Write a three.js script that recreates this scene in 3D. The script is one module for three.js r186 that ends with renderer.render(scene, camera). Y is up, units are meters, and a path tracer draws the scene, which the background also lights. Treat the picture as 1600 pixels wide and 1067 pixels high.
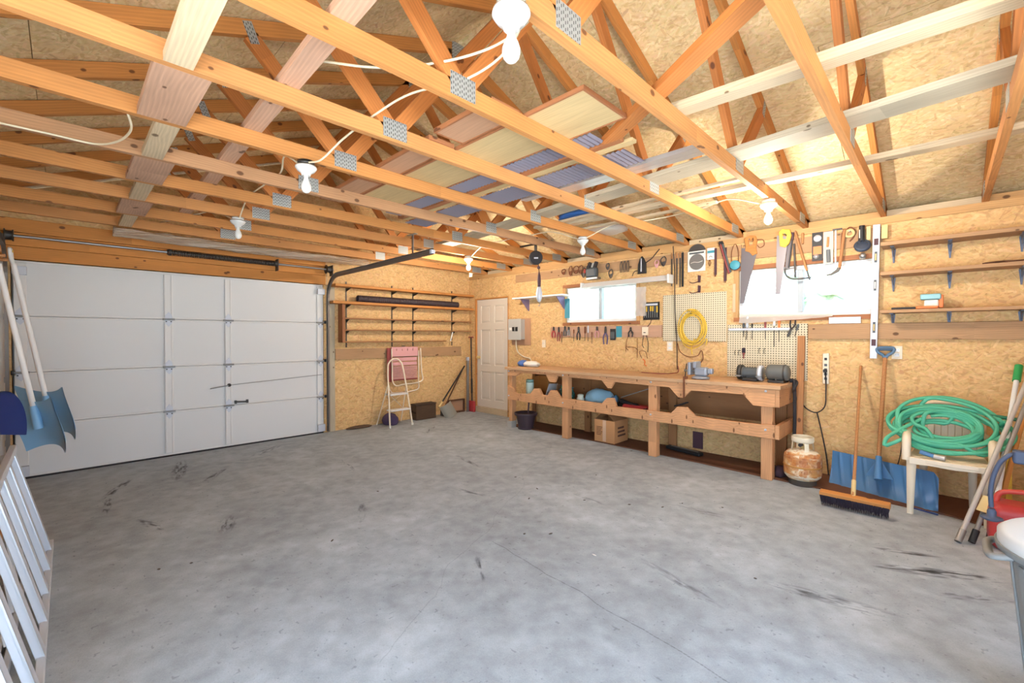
import * as THREE from 'three';
import { RoundedBoxGeometry } from 'three/addons/geometries/RoundedBoxGeometry.js';
import { mergeGeometries } from 'three/addons/utils/BufferGeometryUtils.js';

// ---------------------------------------------------------------- camera, sky, exposure
const scene = new THREE.Scene();
const renderer = new THREE.WebGLRenderer({ antialias: true });
renderer.toneMapping = THREE.LinearToneMapping;
renderer.toneMappingExposure = 0.74;
renderer.shadowMap.enabled = true;
renderer.shadowMap.type = THREE.PCFSoftShadowMap;
const camera = new THREE.PerspectiveCamera(75.6, 1600 / 1067, 0.05, 200);
camera.position.set(6.3727, 1.39, 5.3305);
camera.lookAt(6.3727 - 0.7015, 1.39 - 0.0123, 5.3305 - 0.7127);
scene.add(camera);
const SKY = 7.8;                       // bright hazy sky
scene.background = new THREE.Color().setRGB(0.72, 0.97, 1.27);
scene.backgroundIntensity = SKY;
// the sun stands to the left and behind the photographer: it lights the driveway before the open door in which the camera stands, and falls just inside the sill, out of the frame
const sun = new THREE.DirectionalLight(0xe9f1ff, 100); sun.name = 'sun'; sun.position.set(-8, 26, 9); sun.target.position.set(5, 0, 3);
sun.castShadow = true; sun.shadow.mapSize.set(2048, 2048); Object.assign(sun.shadow.camera, { left: -25, right: 25, top: 25, bottom: -25, near: 1, far: 80 });
scene.add(sun, sun.target);

// ---------------------------------------------------------------- helpers
let seed = 20240611;
const rnd = () => { seed = (seed + 0x6D2B79F5) | 0; let t = Math.imul(seed ^ (seed >>> 15), 1 | seed); t = (t + Math.imul(t ^ (t >>> 7), 61 | t)) ^ t; return ((t ^ (t >>> 14)) >>> 0) / 4294967296; };
const rr = (a, b) => a + (b - a) * rnd();
const V = (x, y, z) => new THREE.Vector3(x, y, z);
const used = new Map();
function numbered(n) { const k = used.get(n) || 0; used.set(n, k + 1); return k ? `${n}_${String(k).padStart(3, '0')}` : n; }
// everything is written in room coordinates; add() turns them into the parent's own
function add(parent, o) {
  if (parent && parent !== scene) {
    parent.updateWorldMatrix(true, false); o.updateMatrix();
    o.applyMatrix4(parent.matrixWorld.clone().invert());
    parent.add(o);
  } else { o.name = numbered(o.name); scene.add(o); }
  return o;
}
function tag(o, label, category, group) { o.userData.label = label; o.userData.category = category; if (group) o.userData.group = group; return o; }
function struct(o) { o.userData.kind = 'structure'; return o; }
function thing(name, label, category, pos = [0, 0, 0], group) {
  const g = new THREE.Group(); g.name = name; g.position.set(...pos); add(scene, g); return tag(g, label, category, group);
}
// wood uv: the grain runs along one axis of the box, sizes in metres
function grainUV(g, axis, su = 2.4, sv = 0.6) {
  const p = g.attributes.position, n = g.attributes.normal, uv = g.attributes.uv, ou = rnd() * 7, ov = rnd() * 7, a = 'xyz'.indexOf(axis);
  for (let i = 0; i < p.count; i++) {
    const P = [p.getX(i), p.getY(i), p.getZ(i)], N = [Math.abs(n.getX(i)), Math.abs(n.getY(i)), Math.abs(n.getZ(i))];
    const k = N[0] >= N[1] && N[0] >= N[2] ? 0 : N[1] >= N[2] ? 1 : 2;
    let u, v;
    if (k === a) { u = P[(a + 1) % 3] * 0.25; v = P[(a + 2) % 3]; } else { u = P[a]; v = P[3 - a - k]; }
    uv.setXY(i, u / su + ou, v / sv + ov + k * 0.37);
  }
  return g;
}
function longAxis(x, y, z) { return x >= y && x >= z ? 'x' : y >= z ? 'y' : 'z'; }
function boxGeo(w, h, d, r = 0, axis, su, sv) {
  const g = r > 0 ? new RoundedBoxGeometry(w, h, d, 2, Math.min(r, w / 2.05, h / 2.05, d / 2.05)) : new THREE.BoxGeometry(w, h, d);
  return grainUV(g, axis || longAxis(w, h, d), su, sv);
}
function mesh(name, g, m, parent) { const o = new THREE.Mesh(g, m); o.name = name; return add(parent, o); }
function box(name, X, Y, Z, m, parent, r = 0, axis, su, sv) {
  const o = new THREE.Mesh(boxGeo(X[1] - X[0], Y[1] - Y[0], Z[1] - Z[0], r, axis, su, sv), m); o.name = name;
  o.position.set((X[0] + X[1]) / 2, (Y[0] + Y[1]) / 2, (Z[0] + Z[1]) / 2); return add(parent, o);
}
// a bar from a to b; w across, h along "up"
function bar(name, a, b, w, h, m, parent, up = [0, 1, 0], r = 0) {
  a = V(...a); b = V(...b); const d = b.clone().sub(a), L = d.length(); d.normalize();
  const s = d.clone().cross(V(...up)).normalize(), u = s.clone().cross(d);
  const o = new THREE.Mesh(boxGeo(L, h, w, r, 'x'), m); o.name = name;
  o.quaternion.setFromRotationMatrix(new THREE.Matrix4().makeBasis(d, u, s));
  o.position.copy(a).add(b).multiplyScalar(0.5); return add(parent, o);
}
function rod(name, a, b, r, m, parent, r2 = r, seg = 14) {
  a = V(...a); b = V(...b); const d = b.clone().sub(a), L = d.length();
  const o = new THREE.Mesh(new THREE.CylinderGeometry(r2, r, L, seg, 1), m); o.name = name;
  o.quaternion.setFromUnitVectors(V(0, 1, 0), d.normalize()); o.position.copy(a).add(b).multiplyScalar(0.5); return add(parent, o);
}
function centred(name, g, m, parent) {
  g.computeBoundingBox(); const c = g.boundingBox.getCenter(V(0, 0, 0)); g.translate(-c.x, -c.y, -c.z);
  const o = new THREE.Mesh(g, m); o.name = name; o.position.copy(c); return add(parent, o);
}
function tubeGeo(pts, r, seg, rad = 8, closed = false) {
  const c = new THREE.CatmullRomCurve3(pts.map((p) => V(...p)), closed, 'centripetal');
  return new THREE.TubeGeometry(c, seg || pts.length * 8, r, rad, closed);
}
function tube(name, pts, r, m, parent, seg, rad, closed) { return centred(name, tubeGeo(pts, r, seg, rad, closed), m, parent); }
function lathe(name, prof, pos, m, parent, seg = 28, dir) {
  const o = new THREE.Mesh(new THREE.LatheGeometry(prof.map((p) => new THREE.Vector2(...p)), seg), m); o.name = name;
  o.position.set(...pos); if (dir) o.quaternion.setFromUnitVectors(V(0, 1, 0), V(...dir).normalize()); return add(parent, o);
}
function shapeOf(pts, holes = []) {
  const s = new THREE.Shape(pts.map((p) => new THREE.Vector2(...p)));
  for (const h of holes) s.holes.push(new THREE.Path(h.map((p) => new THREE.Vector2(...p))));
  return s;
}
// outline in the x-y plane (room x and y), its back at z, standing forward by depth
function plate(name, pts, z, depth, m, parent, holes, bevel = 0) {
  const g = new THREE.ExtrudeGeometry(shapeOf(pts, holes), { depth: Math.max(depth - 2 * bevel, 0.0004), bevelEnabled: bevel > 0, bevelThickness: bevel, bevelSize: bevel, bevelOffset: -bevel, bevelSegments: 1, curveSegments: 8 });
  g.translate(0, 0, z + bevel); return centred(name, g, m, parent);
}
// the same on the left wall: outline in (z, y), its back at x, standing forward (+x) by depth
function plateX(name, pts, x, depth, m, parent, holes, bevel = 0) {
  const g = new THREE.ExtrudeGeometry(shapeOf(pts.map(([z, y]) => [-z, y]), (holes || []).map((h) => h.map(([z, y]) => [-z, y]))), { depth: Math.max(depth - 2 * bevel, 0.0004), bevelEnabled: bevel > 0, bevelThickness: bevel, bevelSize: bevel, bevelOffset: -bevel, bevelSegments: 1 });
  g.rotateY(Math.PI / 2); g.translate(x + bevel, 0, 0); return centred(name, g, m, parent);
}
const rect = (x0, x1, y0, y1) => [[x0, y0], [x1, y0], [x1, y1], [x0, y1]];

function lump(name, c, s, m, label, cat, k = 7) {
  const g = new THREE.SphereGeometry(1, 28, 18), p = g.attributes.position;
  for (let i = 0; i < p.count; i++) { const x = p.getX(i), y = p.getY(i), z = p.getZ(i), f = 0.82 + 0.36 * fbm(x * 2.2 + k, z * 2.2 + y * 1.7 + k, 3); p.setXYZ(i, x * f * s[0], Math.max(y * f, -0.55) * s[1], z * f * s[2]); }
  g.computeVertexNormals(); const o = new THREE.Mesh(g, m); o.name = name; o.position.set(c[0], c[1] + 0.55 * s[1], c[2]); add(scene, o); return tag(o, label, cat);
}

// ---------------------------------------------------------------- textures
function canvasTex(w, h, draw, srgb = true) {
  const c = document.createElement('canvas'); c.width = w; c.height = h; draw(c.getContext('2d'), w, h);
  const t = new THREE.CanvasTexture(c); t.wrapS = t.wrapT = THREE.RepeatWrapping; if (srgb) t.colorSpace = THREE.SRGBColorSpace; return t;
}
function noiseGrid(n) { const a = new Float32Array(n * n); for (let i = 0; i < n * n; i++) a[i] = rnd(); return a; }
const NG = 256, ng = noiseGrid(NG);
function vn(x, y) {
  const xi = Math.floor(x), yi = Math.floor(y), fx = x - xi, fy = y - yi, u = fx * fx * (3 - 2 * fx), v = fy * fy * (3 - 2 * fy);
  const g = (a, b) => ng[((b % NG + NG) % NG) * NG + ((a % NG + NG) % NG)];
  const p = g(xi, yi), q = g(xi + 1, yi), r = g(xi, yi + 1), s = g(xi + 1, yi + 1);
  return p + (q - p) * u + (r - p + (p - q - r + s) * u) * v;
}
function fbm(x, y, o = 4) { let s = 0, a = 0.5, t = 0; for (let i = 0; i < o; i++) { s += a * vn(x, y); t += a; x = x * 2.03 + 17.1; y = y * 2.03 + 5.7; a *= 0.5; } return s / t; }
function dataTex(w, h, f, srgb = true) {
  const d = new Uint8Array(w * h * 4);
  for (let j = 0; j < h; j++) for (let i = 0; i < w; i++) { const c = f(i, j), k = (j * w + i) * 4; d[k] = Math.max(0, Math.min(255, c[0])); d[k + 1] = Math.max(0, Math.min(255, c[1])); d[k + 2] = Math.max(0, Math.min(255, c[2])); d[k + 3] = 255; }
  const t = new THREE.DataTexture(d, w, h); t.wrapS = t.wrapT = THREE.RepeatWrapping; t.magFilter = THREE.LinearFilter; t.minFilter = THREE.LinearMipmapLinearFilter; t.generateMipmaps = true;
  if (srgb) t.colorSpace = THREE.SRGBColorSpace; t.needsUpdate = true; return t;
}
// oriented strand board: flakes of many tones, 2.44 m a side
const osbFlakes = (size, n, pal, base) => canvasTex(size, size, (g) => {
  g.fillStyle = base; g.fillRect(0, 0, size, size);
  const k = size / 2.44;
  for (let i = 0; i < n; i++) {
    const x = rnd() * size, y = rnd() * size, L = rr(0.02, 0.085) * k, w = rr(0.005, 0.022) * k, a = (rnd() < 0.5 ? rr(-0.7, 0.7) : rr(-1.6, 1.6));
    const c = pal[Math.floor(rnd() * pal.length)], al = rr(0.2, 0.65);
    g.fillStyle = `rgba(${c[0] + rr(-8, 8) | 0},${c[1] + rr(-8, 8) | 0},${c[2] + rr(-8, 8) | 0},${al})`;
    for (const dx of x < 200 ? [0, size] : [0]) for (const dy of y < 200 ? [0, size] : [0]) {
      g.save(); g.translate(x + dx, y + dy); g.rotate(a); g.beginPath();
      g.moveTo(-L / 2, -w * 0.3); g.lineTo(-L * 0.3, -w / 2); g.lineTo(L * 0.42, -w * 0.45); g.lineTo(L / 2, w * 0.2); g.lineTo(L * 0.2, w / 2); g.lineTo(-L * 0.45, w * 0.4); g.closePath(); g.fill(); g.restore();
    }
  }
  for (let i = 0; i < n / 70; i++) { g.fillStyle = `rgba(70,40,20,${rr(0.25, 0.6)})`; const L = rr(2, 12); g.save(); g.translate(rnd() * size, rnd() * size); g.rotate(rr(-0.8, 0.8)); g.fillRect(0, 0, L, rr(1, 3)); g.restore(); }
});
const osbTex = osbFlakes(2048, 24000, [[238, 226, 200], [228, 210, 180], [208, 186, 152], [234, 218, 188], [248, 240, 222], [200, 174, 144], [228, 212, 182]], 'rgb(228,211,181)');
osbTex.repeat.set(1, 1);
// softwood: wandering grain lines and knots, 2.4 m by 0.6 m, light so that tints give the tone
const W0 = 1024, H0 = 256;
const pineKnots = []; for (let i = 0; i < 15; i++) pineKnots.push([rnd() * W0, rnd() * H0, rr(2.5, 6)]);
const pineTex = dataTex(W0, H0, (i, j) => {
  let v = j; let dark = 0;
  for (const [kx, ky, kr] of pineKnots) {
    let dx = i - kx, dy = j - ky; if (dx > W0 / 2) dx -= W0; if (dx < -W0 / 2) dx += W0; if (dy > H0 / 2) dy -= H0; if (dy < -H0 / 2) dy += H0;
    const e = Math.exp(-(dx * dx) / (kr * kr * 40) - (dy * dy) / (kr * kr * 6)); v += e * dy * 0.8;
    const q = Math.sqrt((dx / 1.5) ** 2 + dy * dy) / kr; if (q < 1.25) dark = Math.max(dark, q < 0.8 ? 0.75 : (1.25 - q) / 0.45 * 0.75);
  }
  const wob = vn(i / 110, v / 60) * 6 + vn(i / 340 + 9, v / 90) * 16;
  const ring = Math.abs(((v + wob) / 7.3) % 1 - 0.5) * 2, fine = vn(i / 34, j * 0.9), patch = fbm(i / 180 + 40, j / 60, 3);
  const t = 0.80 + 0.065 * Math.pow(ring, 1.5) + 0.06 * (fine - 0.5) + 0.16 * (patch - 0.5);
  const k = t * (1 - dark * 0.55);
  return [255 * Math.min(1, k * 1.03), 255 * Math.min(1, k * (1.0 - dark * 0.12)), 255 * Math.min(1, k * (0.95 - dark * 0.25))];
});
const plyTex = dataTex(512, 512, (i, j) => {
  const w = fbm(i / 160, j / 40, 3) * 90; const ring = Math.abs(((j + w) / 22) % 1 - 0.5) * 2; const k = 0.8 + 0.04 * ring + 0.06 * (vn(i / 20, j) - 0.5) + 0.1 * (fbm(i / 90, j / 90 + 8) - 0.5);
  return [255 * k, 248 * k, 232 * k];
});
// concrete: trowel clouds, pale worn patches, dark scuffs and hairline cracks where the slab shows them
const FS = 2048, FX = 7.6, FZ = 6.4;
const scuffs = [   // x, z, length, width, angle, strength
  [6.35, 1.75, 0.55, 0.10, -0.5, 0.55], [6.2, 1.55, 0.3, 0.05, -0.4, 0.5], [6.5, 1.95, 0.3, 0.06, -0.6, 0.4], [5.95, 2.5, 0.5, 0.1, -0.2, 0.28], [5.3, 2.9, 0.5, 0.06, 0.3, 0.2],
  [1.0, 5.0, 0.5, 0.07, 0.4, 0.45], [1.5, 5.1, 0.4, 0.05, 0.1, 0.5], [0.7, 4.5, 0.7, 0.12, 0.2, 0.35], [0.5, 3.6, 0.5, 0.12, 0.9, 0.3], [1.2, 4.3, 0.5, 0.06, 0.6, 0.4], [2.2, 4.9, 0.35, 0.06, -0.3, 0.35], [2.6, 4.5, 0.3, 0.1, 0.3, 0.3],
  [0.9, 1.5, 0.5, 0.08, 0.8, 0.25], [2.6, 2.2, 0.5, 0.05, 0.2, 0.3], [3.4, 2.8, 0.4, 0.05, -0.2, 0.25], [4.4, 3.6, 0.25, 0.05, 0.6, 0.3], [3.1, 3.7, 0.35, 0.06, 0.5, 0.25], [1.8, 3.2, 0.45, 0.05, 0.2, 0.25], [4.2, 2.2, 0.3, 0.05, 0.1, 0.25], [5.0, 1.8, 0.4, 0.08, -0.1, 0.2]];
const concreteTex = dataTex(FS, FS, (i, j) => {
  const x = i / FS * FX, z = j / FS * FZ;
  let k = 0.70 + 0.08 * (fbm(x * 0.9, z * 0.9, 4) - 0.5) + 0.09 * (fbm(x * 2.6 + 30, z * 3.1, 5) - 0.5) + 0.14 * (fbm(x * 14, z * 14 + 9, 3) - 0.5) + 0.05 * (rnd() - 0.5);
  const worn = fbm(x * 1.7 + 60, z * 1.7 + 11, 4); if (worn > 0.56) k += (worn - 0.56) * 0.3;
  let d = 0;
  for (const [sx, sz, L, w, a, s] of scuffs) {
    const dx = x - sx, dz = z - sz; if (dx * dx + dz * dz > 0.6) continue;
    const u = dx * Math.cos(a) + dz * Math.sin(a), v = -dx * Math.sin(a) + dz * Math.cos(a);
    const q = (u / L) ** 2 * 4 + (v / w) ** 2 * 4; if (q < 1.6) { const n = fbm(u * 14 + sx * 9, v * 60 + sz * 7, 3); d = Math.max(d, s * Math.max(0, 1 - q / 1.6) * Math.max(0, (n - 0.42) * 4.5)); }
  }
  k *= 1 - Math.min(0.75, d);
  // cracks
  const c1 = Math.abs((z - 3.35) - (x - 4.6) * 0.10 - 0.10 * (fbm(x * 2.2, 3.3, 4) - 0.5)); if (x > 4.2 && x < 6.6 && c1 < 0.0025) k *= 0.78;
  const c2 = Math.abs((x - 3.35) - (z - 2) * 0.55 - 0.22 * (fbm(z * 2.5, 8.3, 4) - 0.5)); if (z > 1.0 && z < 4.4 && c2 < 0.002) k *= 0.88;
  const speck = vn(x * 60, z * 60); if (speck > 0.93) k *= 0.86;
  return [252 * k, 251 * k, 254 * k];
});
concreteTex.wrapS = concreteTex.wrapT = THREE.ClampToEdgeWrapping;
const dimpleTex = canvasTex(64, 64, (g) => { g.fillStyle = 'rgb(176,180,178)'; g.fillRect(0, 0, 64, 64); g.fillStyle = 'rgb(84,84,82)'; for (let a = 0; a < 4; a++) for (let b = 0; b < 2; b++) g.fillRect(a * 16 + 5, b * 32 + 4 + (a % 2) * 10, 6, 16); });
const pegTex = canvasTex(64, 64, (g) => { g.fillStyle = 'rgb(208,196,166)'; g.fillRect(0, 0, 64, 64); g.fillStyle = 'rgb(48,36,24)'; g.beginPath(); g.arc(32, 32, 14, 0, 7); g.fill(); });

// ---------------------------------------------------------------- materials
const std = (color, rough = 0.7, metal = 0, extra = {}) => new THREE.MeshStandardMaterial({ color, roughness: rough, metalness: metal, ...extra });
const wood = (color, rough = 0.72) => std(color, rough, 0, { map: pineTex });
const M = {
  osbWall: std(0xeccfa4, 0.78, 0, { map: osbTex }), osbRoof: std(0xefe2c4, 0.8, 0, { map: osbTex }), osbGable: std(0xf8dbb0, 0.8, 0, { map: osbTex }),
  chord: wood(0xdc9c5e), chord2: wood(0xd89654), chord3: wood(0xcc9c74), web: wood(0xd88a46), rafter: wood(0xde9850), plateWood: wood(0xe6b87e), header: wood(0xe49b4e),
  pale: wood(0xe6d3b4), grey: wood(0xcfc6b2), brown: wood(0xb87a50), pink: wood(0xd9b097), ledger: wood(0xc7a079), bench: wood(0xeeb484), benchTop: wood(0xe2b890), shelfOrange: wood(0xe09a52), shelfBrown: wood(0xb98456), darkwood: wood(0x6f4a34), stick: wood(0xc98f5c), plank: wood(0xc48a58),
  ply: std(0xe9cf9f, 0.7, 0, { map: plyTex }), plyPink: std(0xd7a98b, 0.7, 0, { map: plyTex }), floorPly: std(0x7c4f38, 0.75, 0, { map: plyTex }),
  concrete: std(0xe2eef5, 0.82, 0, { map: concreteTex }), connector: std(0xffffff, 0.45, 0.55, { map: dimpleTex }), peg: std(0xffffff, 0.75, 0, { map: pegTex }),
  white: std(0xdedcd8, 0.5), whiteDoor: std(0xd8d8d6, 0.5), doorCream: std(0xd9cdbb, 0.5), vinyl: std(0xe4e6e6, 0.4), vinylGrey: std(0xa9b2b8, 0.45), porcelain: std(0xcfcfcc, 0.25), bulbOff: std(0xdededa, 0.3),
  steel: std(0x9a9a98, 0.4, 0.8), darkSteel: std(0x4a4846, 0.5, 0.7), track: std(0x77706a, 0.45, 0.6), black: std(0x1b1b1d, 0.55), blackSoft: std(0x2a2628, 0.8), iron: std(0x55504c, 0.55, 0.5), alu: std(0xc9ccd0, 0.35, 0.75), aluDull: std(0xc8ccd4, 0.5, 0.15),
  rust: std(0x7a4a30, 0.85, 0.2), greyBox: std(0xb3b1a9, 0.55), blueBracket: std(0x626c80, 0.5, 0.2), navy: std(0x2c3f78, 0.45), shovelBlue: std(0x86b4d6, 0.45), tarpBlue: std(0x2f64a8, 0.6), scoop: std(0x4a7aa8, 0.45), green: std(0x4fae8b, 0.45), greenGrip: std(0x2f9e57, 0.5), yellow: std(0xd9b23c, 0.5), red: std(0xb23636, 0.4), redDark: std(0x8c3f3c, 0.55), teal: std(0x3f8fa0, 0.5), cable: std(0xd6c8aa, 0.6), purple: std(0x7a7682, 0.5, 0.1), maroon: std(0x4a2c34, 0.6), cream: std(0xe6d6bc, 0.5), tankCream: std(0xe3d7bc, 0.5), mint: std(0xcfe6d6, 0.4), cardboard: std(0xc08a5a, 0.85), paper: std(0xe6e2d8, 0.8), orange: std(0xe07a3a, 0.5), pinkChair: std(0xd49c9a, 0.6), bagBlue: std(0x4c6fae, 0.6), gold: std(0xd6bc82, 0.6), charcoal: std(0x4c5255, 0.5), motor: std(0x5b5d5a, 0.55), bin: std(0x7c7d7c, 0.5), binLid: std(0xc6c8c8, 0.45), cordBlue: std(0x46516a, 0.5), tanBlock: std(0x4a3b30, 0.8), brownPot: std(0x43333a, 0.5), soil: std(0x5a4636, 0.95), bristle: std(0x2a2230, 0.9), glassPane: new THREE.MeshPhysicalMaterial({ color: 0xdfe4e4, roughness: 0.02, transmission: 1, thickness: 0, ior: 1.45 }),
  film: new THREE.MeshPhysicalMaterial({ color: 0xe6e2dc, roughness: 0.35, transmission: 0.55, thickness: 0 }), clearPlastic: new THREE.MeshPhysicalMaterial({ color: 0xdcdcdc, roughness: 0.35, transmission: 0.35, thickness: 0 }),
};
const lampGlow = new THREE.MeshStandardMaterial({ color: 0xfff6e6, emissive: 0xffe2b4, emissiveIntensity: 12, roughness: 0.3 });
const lampDim = new THREE.MeshStandardMaterial({ color: 0xf4f2ec, emissive: 0xfff0dc, emissiveIntensity: 0.5, roughness: 0.3 });
// ---------------------------------------------------------------- the room shell
const RX = 7.3, RZ = 6.08, PITCH = 0.384, PA = Math.atan(PITCH), DECK = 2.640;
const deckY = (z) => DECK + PITCH * (z <= RZ / 2 ? z : RZ - z);
function metreUV(o, s, ou = 0, ov = 0) { const uv = o.geometry.attributes.uv; for (let i = 0; i < uv.count; i++) uv.setXY(i, uv.getX(i) / s + ou, uv.getY(i) / s + ov); return o; }
{
  const g = new THREE.BoxGeometry(RX + 0.3, 0.15, RZ + 0.3), p = g.attributes.position, uv = g.attributes.uv;
  for (let i = 0; i < p.count; i++) uv.setXY(i, (p.getX(i) + RX / 2) / FX, (p.getZ(i) + RZ / 2) / FZ);
  const f = new THREE.Mesh(g, M.concrete); f.name = 'floor'; f.position.set(RX / 2, -0.075, RZ / 2); add(scene, f); struct(f);
}
{
  const door = rect(0.165, 1.045, 0, 2.075), w1 = rect(2.265, 3.455, 1.59, 2.115), w2 = rect(4.705, 5.885, 1.595, 2.125);
  const wb = struct(plate('wall_back', rect(0, RX, 0, 2.43), -0.115, 0.115, M.osbWall, scene, [door, w1, w2])); metreUV(wb, 2.44);
  const pent = [[0, 0], [RZ, 0], [RZ, 2.62], [RZ / 2, 2.62 + PITCH * RZ / 2], [0, 2.62]];
  const wl = struct(plateX('wall_left', pent, -0.12, 0.12, M.osbWall, scene, [[[2.72, 0.0], [5.69, 0.0], [5.69, 2.13], [2.72, 2.13]]])); metreUV(wl, 2.44, 0.3, 0.2);
    const wr = struct(plateX('wall_right', pent, RX, 0.12, M.osbWall, scene, [[[2.5, 0.0], [5.7, 0.0], [5.7, 2.2], [2.5, 2.2]]])); metreUV(wr, 2.44, 0.1, 0.6);
  // the wall behind the camera has a wide door standing open, and so has the side wall to its right: daylight comes in there
  const wf = struct(plate('wall_front', rect(0, RX, 0, 2.62), RZ, 0.12, M.osbWall, scene, [rect(4.65, 7.15, 0, 2.25)])); metreUV(wf, 2.44, 0.7, 0.1);
}
// roof decking: OSB sheets with open joints, staggered row by row
{
  const roof = new THREE.Group(); roof.name = 'ceiling'; roof.position.set(RX / 2, DECK, RZ / 2); add(scene, roof); struct(roof);
  const slopeLen = (RZ / 2 + 0.5) / Math.cos(PA);
  for (const side of [0, 1]) {
    let s = 0, row = 0;
    while (s < slopeLen - 0.01) {
      const s1 = Math.min(slopeLen, s + 1.22), off = (row % 2 ? -1.22 : 0) - 0.35;
      for (let x0 = off; x0 < RX + 0.4; x0 += 2.44) {
        const a = Math.max(-0.35, x0), b = Math.min(RX + 0.35, x0 + 2.44); if (b - a < 0.1) continue;
        const o = new THREE.Mesh(boxGeo(b - a - 0.004, 0.012, s1 - s - 0.004, 0, 'x', 2.44, 2.44), M.osbRoof); o.name = 'roof_sheet';
        const zc = -0.5 + (s + s1) / 2 * Math.cos(PA), yc = DECK + PITCH * zc + 0.0065;
        o.position.set((a + b) / 2, yc, side ? RZ - zc : zc); o.rotation.x = side ? PA : -PA; add(roof, o);
      }
      s = s1; row++;
    }
  }
  for (const side of [0, 1]) { const zc = -0.5 + slopeLen / 2 * Math.cos(PA), o = new THREE.Mesh(new THREE.BoxGeometry(RX + 0.8, 0.012, slopeLen + 0.06), M.charcoal); o.name = 'shingle_layer'; o.position.set(RX / 2, DECK + PITCH * zc + 0.026, side ? RZ - zc : zc); o.rotation.x = side ? PA : -PA; add(roof, o); }
  { const o = new THREE.Mesh(new THREE.BoxGeometry(RX + 0.8, 0.02, 0.3), M.charcoal); o.name = 'ridge_cap'; o.position.set(RX / 2, deckY(RZ / 2) + 0.045, RZ / 2); add(roof, o); }
}
// closed eaves
struct(box('trim_1', [-0.4, RX + 0.4], [2.36, 2.48], [-0.53, -0.49], M.white));
struct(box('trim_2', [-0.4, RX + 0.4], [2.34, 2.36], [-0.53, -0.115], M.white));
struct(box('trim_3', [-0.4, RX + 0.4], [2.36, 2.48], [RZ + 0.49, RZ + 0.53], M.white));
struct(box('trim_4', [-0.4, RX + 0.4], [2.34, 2.36], [RZ + 0.12, RZ + 0.53], M.white));
struct(box('trim_5', [0, RX], [2.432, 2.494], [-0.1, 0.004], M.plateWood));                      // top plate of the back wall
struct(box('trim_6', [-0.4, RX + 0.4], [2.36, 2.43], [-0.115, -0.1], M.white));
struct(box('trim_7', [0, RX], [2.62, 2.63], [RZ - 0.02, RZ + 0.12], M.plateWood));

// ---------------------------------------------------------------- roof trusses
const TX = [6.60, 5.955, 5.34, 4.72, 4.11, 3.48, 2.84, 2.25, 1.67, 1.07, 0.45], CB = 2.495, CT = 2.584;
const ordinal = ['at the right edge of the photo', 'second from the right, crossing the long grey plank', 'with the big unlit bulb near the top', 'over the plywood sheet, left of the big bulb', 'two left of the big bulb', 'with the unlit bulb in a dark box', 'just left of the dark boxed bulb', 'fourth from the garage door', 'third from the garage door, with the corner bulb', 'second from the garage door', 'closest to the garage door'];
const trusses = TX.map((x, i) => {
  const t = thing('roof_truss', `timber roof truss ${ordinal[i]}`, 'roof truss', [x, CB, 0], 'roof trusses');
  const cm = [M.chord, M.chord2, M.chord3][i === 6 ? 2 : i % 2], zr = RZ / 2, W = 0.038;
  const slight = i * 0.0;
  box('bottom_chord', [x - W / 2, x + W / 2], [CB, CT], [-0.09, RZ + 0.09], cm, t);
  const ry = (z) => 2.543 + PITCH * z + 0.0465;                        // centre line of the top chord
  for (const s of [0, 1]) {
    const mz = (z) => (s ? RZ - z : z);
    bar('top_chord', [x, ry(-0.48), mz(-0.48)], [x, ry(zr - 0.02), mz(zr - 0.02)], W, 0.086, M.rafter, t);
    bar('web', [x, CT - 0.005, mz(2.05)], [x, ry(1.52) - 0.045, mz(1.52)], W, 0.086, M.web, t);
    bar('web', [x, CT - 0.005, mz(2.10)], [x, ry(zr) - 0.06, mz(zr - 0.05)], W, 0.086, M.web, t);
    for (const k of [-1, 1]) {
      const px = x + k * 0.0203;
      const pl = (nm, y, z, h, w, tilt = 0) => { const o = new THREE.Mesh(boxGeo(0.0025, h, w, 0, 'z', 0.05, 0.05), M.connector); o.name = nm; o.position.set(px, y, mz(z)); o.rotation.x = s ? tilt : -tilt; add(t, o); };
      pl('connector_plate', CT - 0.02, 2.08, 0.105, 0.15);
      pl('connector_plate', ry(1.52) - 0.03, 1.52, 0.12, 0.05, PA);
      pl('connector_plate', CB + 0.06, 0.22, 0.09, 0.2);
      if (!s) pl('connector_plate', ry(zr) - 0.04, zr, 0.15, 0.13);
    }
  }
  return t;
});
// blocks that close the eave between the truss heels
{
  const g = new THREE.Group(); g.name = 'trim_8'; g.position.set(RX / 2, CB, 0); add(scene, g); struct(g);
  const xs = [RX - 0.02, ...TX, 0.02];
  for (let i = 0; i + 1 < xs.length; i++) box('eave_block', [xs[i + 1] + 0.021, xs[i] - 0.021], [CB, CB + 0.062], [-0.085, -0.04], i % 3 === 1 ? M.pale : M.plateWood, g);
}

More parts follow.
